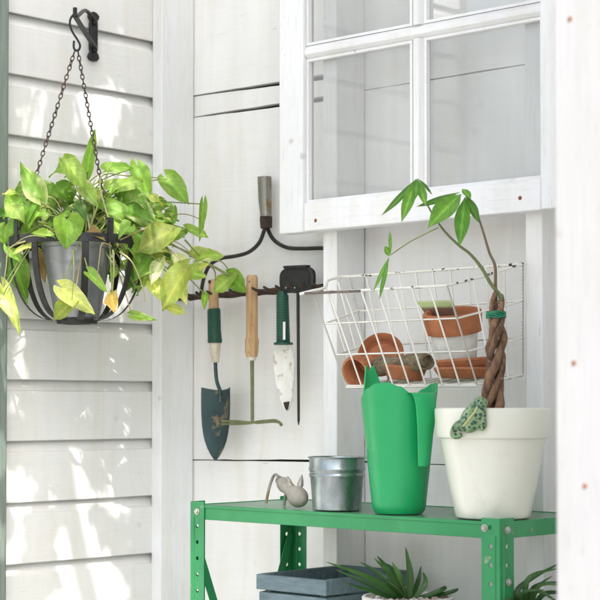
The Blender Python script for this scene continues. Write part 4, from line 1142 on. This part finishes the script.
def spiky(px, py, dep, rpx, leaves_, name_pot, lab_pot, lab_plant, pebbles, seed):
    c = pc(px, py, dep); rtop = rpx * m_per_px(c); h = c.z - LOW
    P0 = V((c.x, c.y, LOW + .0005))
    pt = thing(name_pot, P0, lab_pot, 'pot')
    q = MB(); q.lathe([(0, 0), (rtop * .72, 0), (rtop * .74, .003), (rtop * .98, h - .02), (rtop, h - .018), (rtop, h - .002), (rtop - .002, h), (rtop - .006, h), (rtop - .008, h - .01), (rtop * .7, .01), (0, .01)], P0, 56); q.build('body', M['stonepot'], pt)
    q = MB(); q.lathe([(0, h - .010), (rtop - .0085, h - .012)], P0, 32); q.build('soil', M['soil'], pt)
    if pebbles:
        q = MB()
        for i in range(170):
            a = rnd.uniform(0, 6.28); r_ = math.sqrt(rnd.random()) * (rtop - .012); s_ = rnd.uniform(.0035, .0065)
            q.cur = rnd.choice(((.55, .50, .45), (.62, .58, .52), (.42, .30, .24), (.30, .27, .25), (.66, .63, .6), (.5, .38, .32)))
            q.ball(P0 + V((math.cos(a) * r_, math.sin(a) * r_, h - .008 + rnd.uniform(0, .004))), s_, s_ * rnd.uniform(.7, 1), s_ * .7, Matrix.Rotation(rnd.uniform(0, 3), 3, 'Z'), 8, 5)
        p = q.build('pebbles', M['pebble'], pt); p['kind'] = 'stuff'
    pl_ = thing('spiky_plant', P0 + V((0, 0, h - .012)), lab_plant, 'plant', 'spiky plants on the lower shelf')
    q = MB(); org = P0 + V((0, 0, h - .012))
    for (bx, by, mx_, my_, tx_, ty_, wpx, d0, d1, col) in leaves_:
        b0 = org + right * ((bx - px) * m_per_px(c)) * .5 + Z * 0
        m0 = pc(mx_, my_, dep + d0); t0 = pc(tx_, ty_, dep + d1)
        path = spline([b0, m0, t0], 9); n_ = len(path); nrm0 = (camN * .7 + Z * .6)
        vs = []; cs = []
        for i, p in enumerate(path):
            t = i / (n_ - 1); a = (path[min(i + 1, n_ - 1)] - path[max(i - 1, 0)]).normalized(); s_ = a.cross(nrm0).normalized(); nn_ = s_.cross(a)
            wd = wpx * m_per_px(c) * .36 * (.65 + .5 * math.sin(math.pi * min(1, t * 1.25) * .8)) * (1 - t ** 3) + .0004
            for sx in (-1, 0, 1):
                vs.append(p + s_ * (sx * wd) + nn_ * (abs(sx) * wd * .35)); k_ = 1.15 if sx == 0 else .95
                tipb = max(0, (t - .9) * 8); cs.append(tuple(x * k_ * (1 - tipb) + y * tipb for x, y in zip(col, (.25, .14, .06))))
        o = len(q.v); q.v += vs; q.c += cs
        q.f += [(o + i * 3 + j, o + i * 3 + j + 1, o + (i + 1) * 3 + j + 1, o + (i + 1) * 3 + j) for i in range(n_ - 1) for j in (0, 1)]
    q.build('leaves', M['tree_leaf'], pl_, smooth='leaf')
D1 = (.03, .085, .025); D2 = (.05, .12, .035); D3 = (.075, .155, .05)
spiky(408, 596, 3.06, 46, [
    (404, 600, 372, 580, 326, 562, 9, -.02, -.06, D2), (405, 600, 384, 578, 360, 562, 8, 0, .04, D1), (402, 600, 394, 580, 374, 558, 9, -.03, -.04, D2), (407, 600, 396, 574, 385, 563, 7, .02, .05, D1),
    (410, 600, 410, 575, 405.5, 547, 9, 0, .0, D2), (414, 600, 425, 585, 423, 572, 7, 0, .02, D3), (400, 602, 372, 592, 345, 583, 8, -.05, -.1, D1), (412, 602, 442, 590, 443, 586, 7, 0, .02, D2), (408, 602, 398, 590, 388, 582, 9, -.06, -.1, D2), (418, 602, 452, 592, 458, 588, 6, 0, 0, D1), (404, 600, 368, 584, 336, 570, 7, .05, .08, D1), (406, 600, 388, 570, 377, 556, 6, .03, .06, D1), (408, 600, 400, 578, 392, 562, 8, -.05, -.05, D3), (412, 600, 418, 582, 421, 566, 6, .04, .05, D1)],
    'cement_pot', 'pale cement pot topped with mixed pebbles on the lower shelf', 'spiky dark green plant left of the shelf upright, in the pebbled pot', True, 1)
spiky(528, 612, 2.96, 40, [
    (522, 612, 518, 590, 562, 562, 8, -.02, .02, D1), (526, 612, 534, 588, 566, 582, 7, 0, .0, D1), (524, 612, 522, 594, 545, 590, 6, -.04, -.05, D2), (528, 612, 536, 592, 560, 604, 7, -.03, -.05, D2), (530, 612, 545, 594, 580, 596, 7, 0, .02, D1),
    (520, 612, 512, 600, 500, 604, 6, -.05, -.08, D1), (526, 612, 526, 596, 552, 576, 6, .02, .05, D2), (524, 612, 528, 580, 560, 568, 7, -.04, -.02, D2), (528, 612, 540, 586, 572, 588, 6, -.02, -.04, D3)],
    'cement_pot', 'pale cement pot at the right end of the lower shelf', 'spiky dark green plant right of the shelf upright, beside the sunlit post', False, 2)

# ------------------------------------------------------------------ overhanging tree (above the picture) that dapples the siding
tre = thing('shade_tree', V((3.5, -1.0, 0)), 'leafy shade tree overhanging the recess from the right, above the picture', 'tree')
q = MB(); q.tube(spline([V((3.5, -1.0, 0)), V((3.48, -1.02, 1.2)), V((3.55, -1.0, 2.4)), V((3.5, -1.05, 4.2))], 8), [.11 - .002 * i for i in range(25)], 14); q.build('trunk', M['trunk'], tre)
q = MB(); tw = MB(); cl = MB()
main = spline([V((3.52, -1.02, 2.5)), V((2.6, -1.12, 2.95)), V((1.7, -1.15, 3.15)), V((1.05, -.85, 3.15)), V((.8, -.75, 3.1))], 8)
q.tube(main, [.045 - .0012 * i for i in range(len(main))], 10); q.build('limb', M['trunk'], tre)
def accept(px, py):
    def el(cx, cy, rx, ry): return ((px - cx) / rx) ** 2 + ((py - cy) / ry) ** 2 < 1
    nz = mnoise.noise(V((px / 26, py / 42, 3.7))) + .4 * mnoise.noise(V((px / 9, py / 15, 8.1)))
    if el(86, 117, 72, 40) or el(136, 0, 18, 30): return .0 if nz > -.3 else .3
    if py < 92: return 1
    if py < 165: return .95
    if py < 232: return .5 if px < 40 else .10
    if py < 415: return .06
    if px < 45: return .9 if nz > .06 else .0
    return .9 if nz > .36 else .0
cnt = 0
for i in range(9000):
    px = rnd.uniform(-20, 150); py = rnd.uniform(-60, 640)
    if rnd.random() > accept(px, py): continue
    W0 = onX(px, py, 0); s_k = rnd.uniform(1.3, 1.7)
    for _k in range(40):
        P = W0 + sdir * s_k; dd_ = P - CAM
        if HOR - 1740 * dd_.z / dd_.dot(flat) < -45: break
        s_k += .06
    L = rnd.uniform(.04, .075); a = V((rnd.uniform(-1, 1), rnd.uniform(-1, 1), rnd.uniform(-1.1, .3))).normalized()
    nrm = (sdir + V((rnd.uniform(-.7, .7), rnd.uniform(-.7, .7), rnd.uniform(-.4, .6)))).normalized()
    leaf(cl, P - a * L * .5, P + a * L * .5, L * .55, nrm, LANCE, .15, .2, rnd.choice((G1, G2, DG)), lobe=0)
    cnt += 1
    if cnt % 9 == 0:
        near = min(main, key=lambda m_: (m_ - P).length); mid = (near + P) * .5 + V((rnd.uniform(-.05, .05), rnd.uniform(-.05, .05), .06))
        tw.tube(spline([near, mid, P], 5), .0022, 5)
    if cnt >= 1150: break
tw.build('twigs', M['trunk'], tre); cl.build('crown', M['tree_leaf'], tre, smooth='leaf')
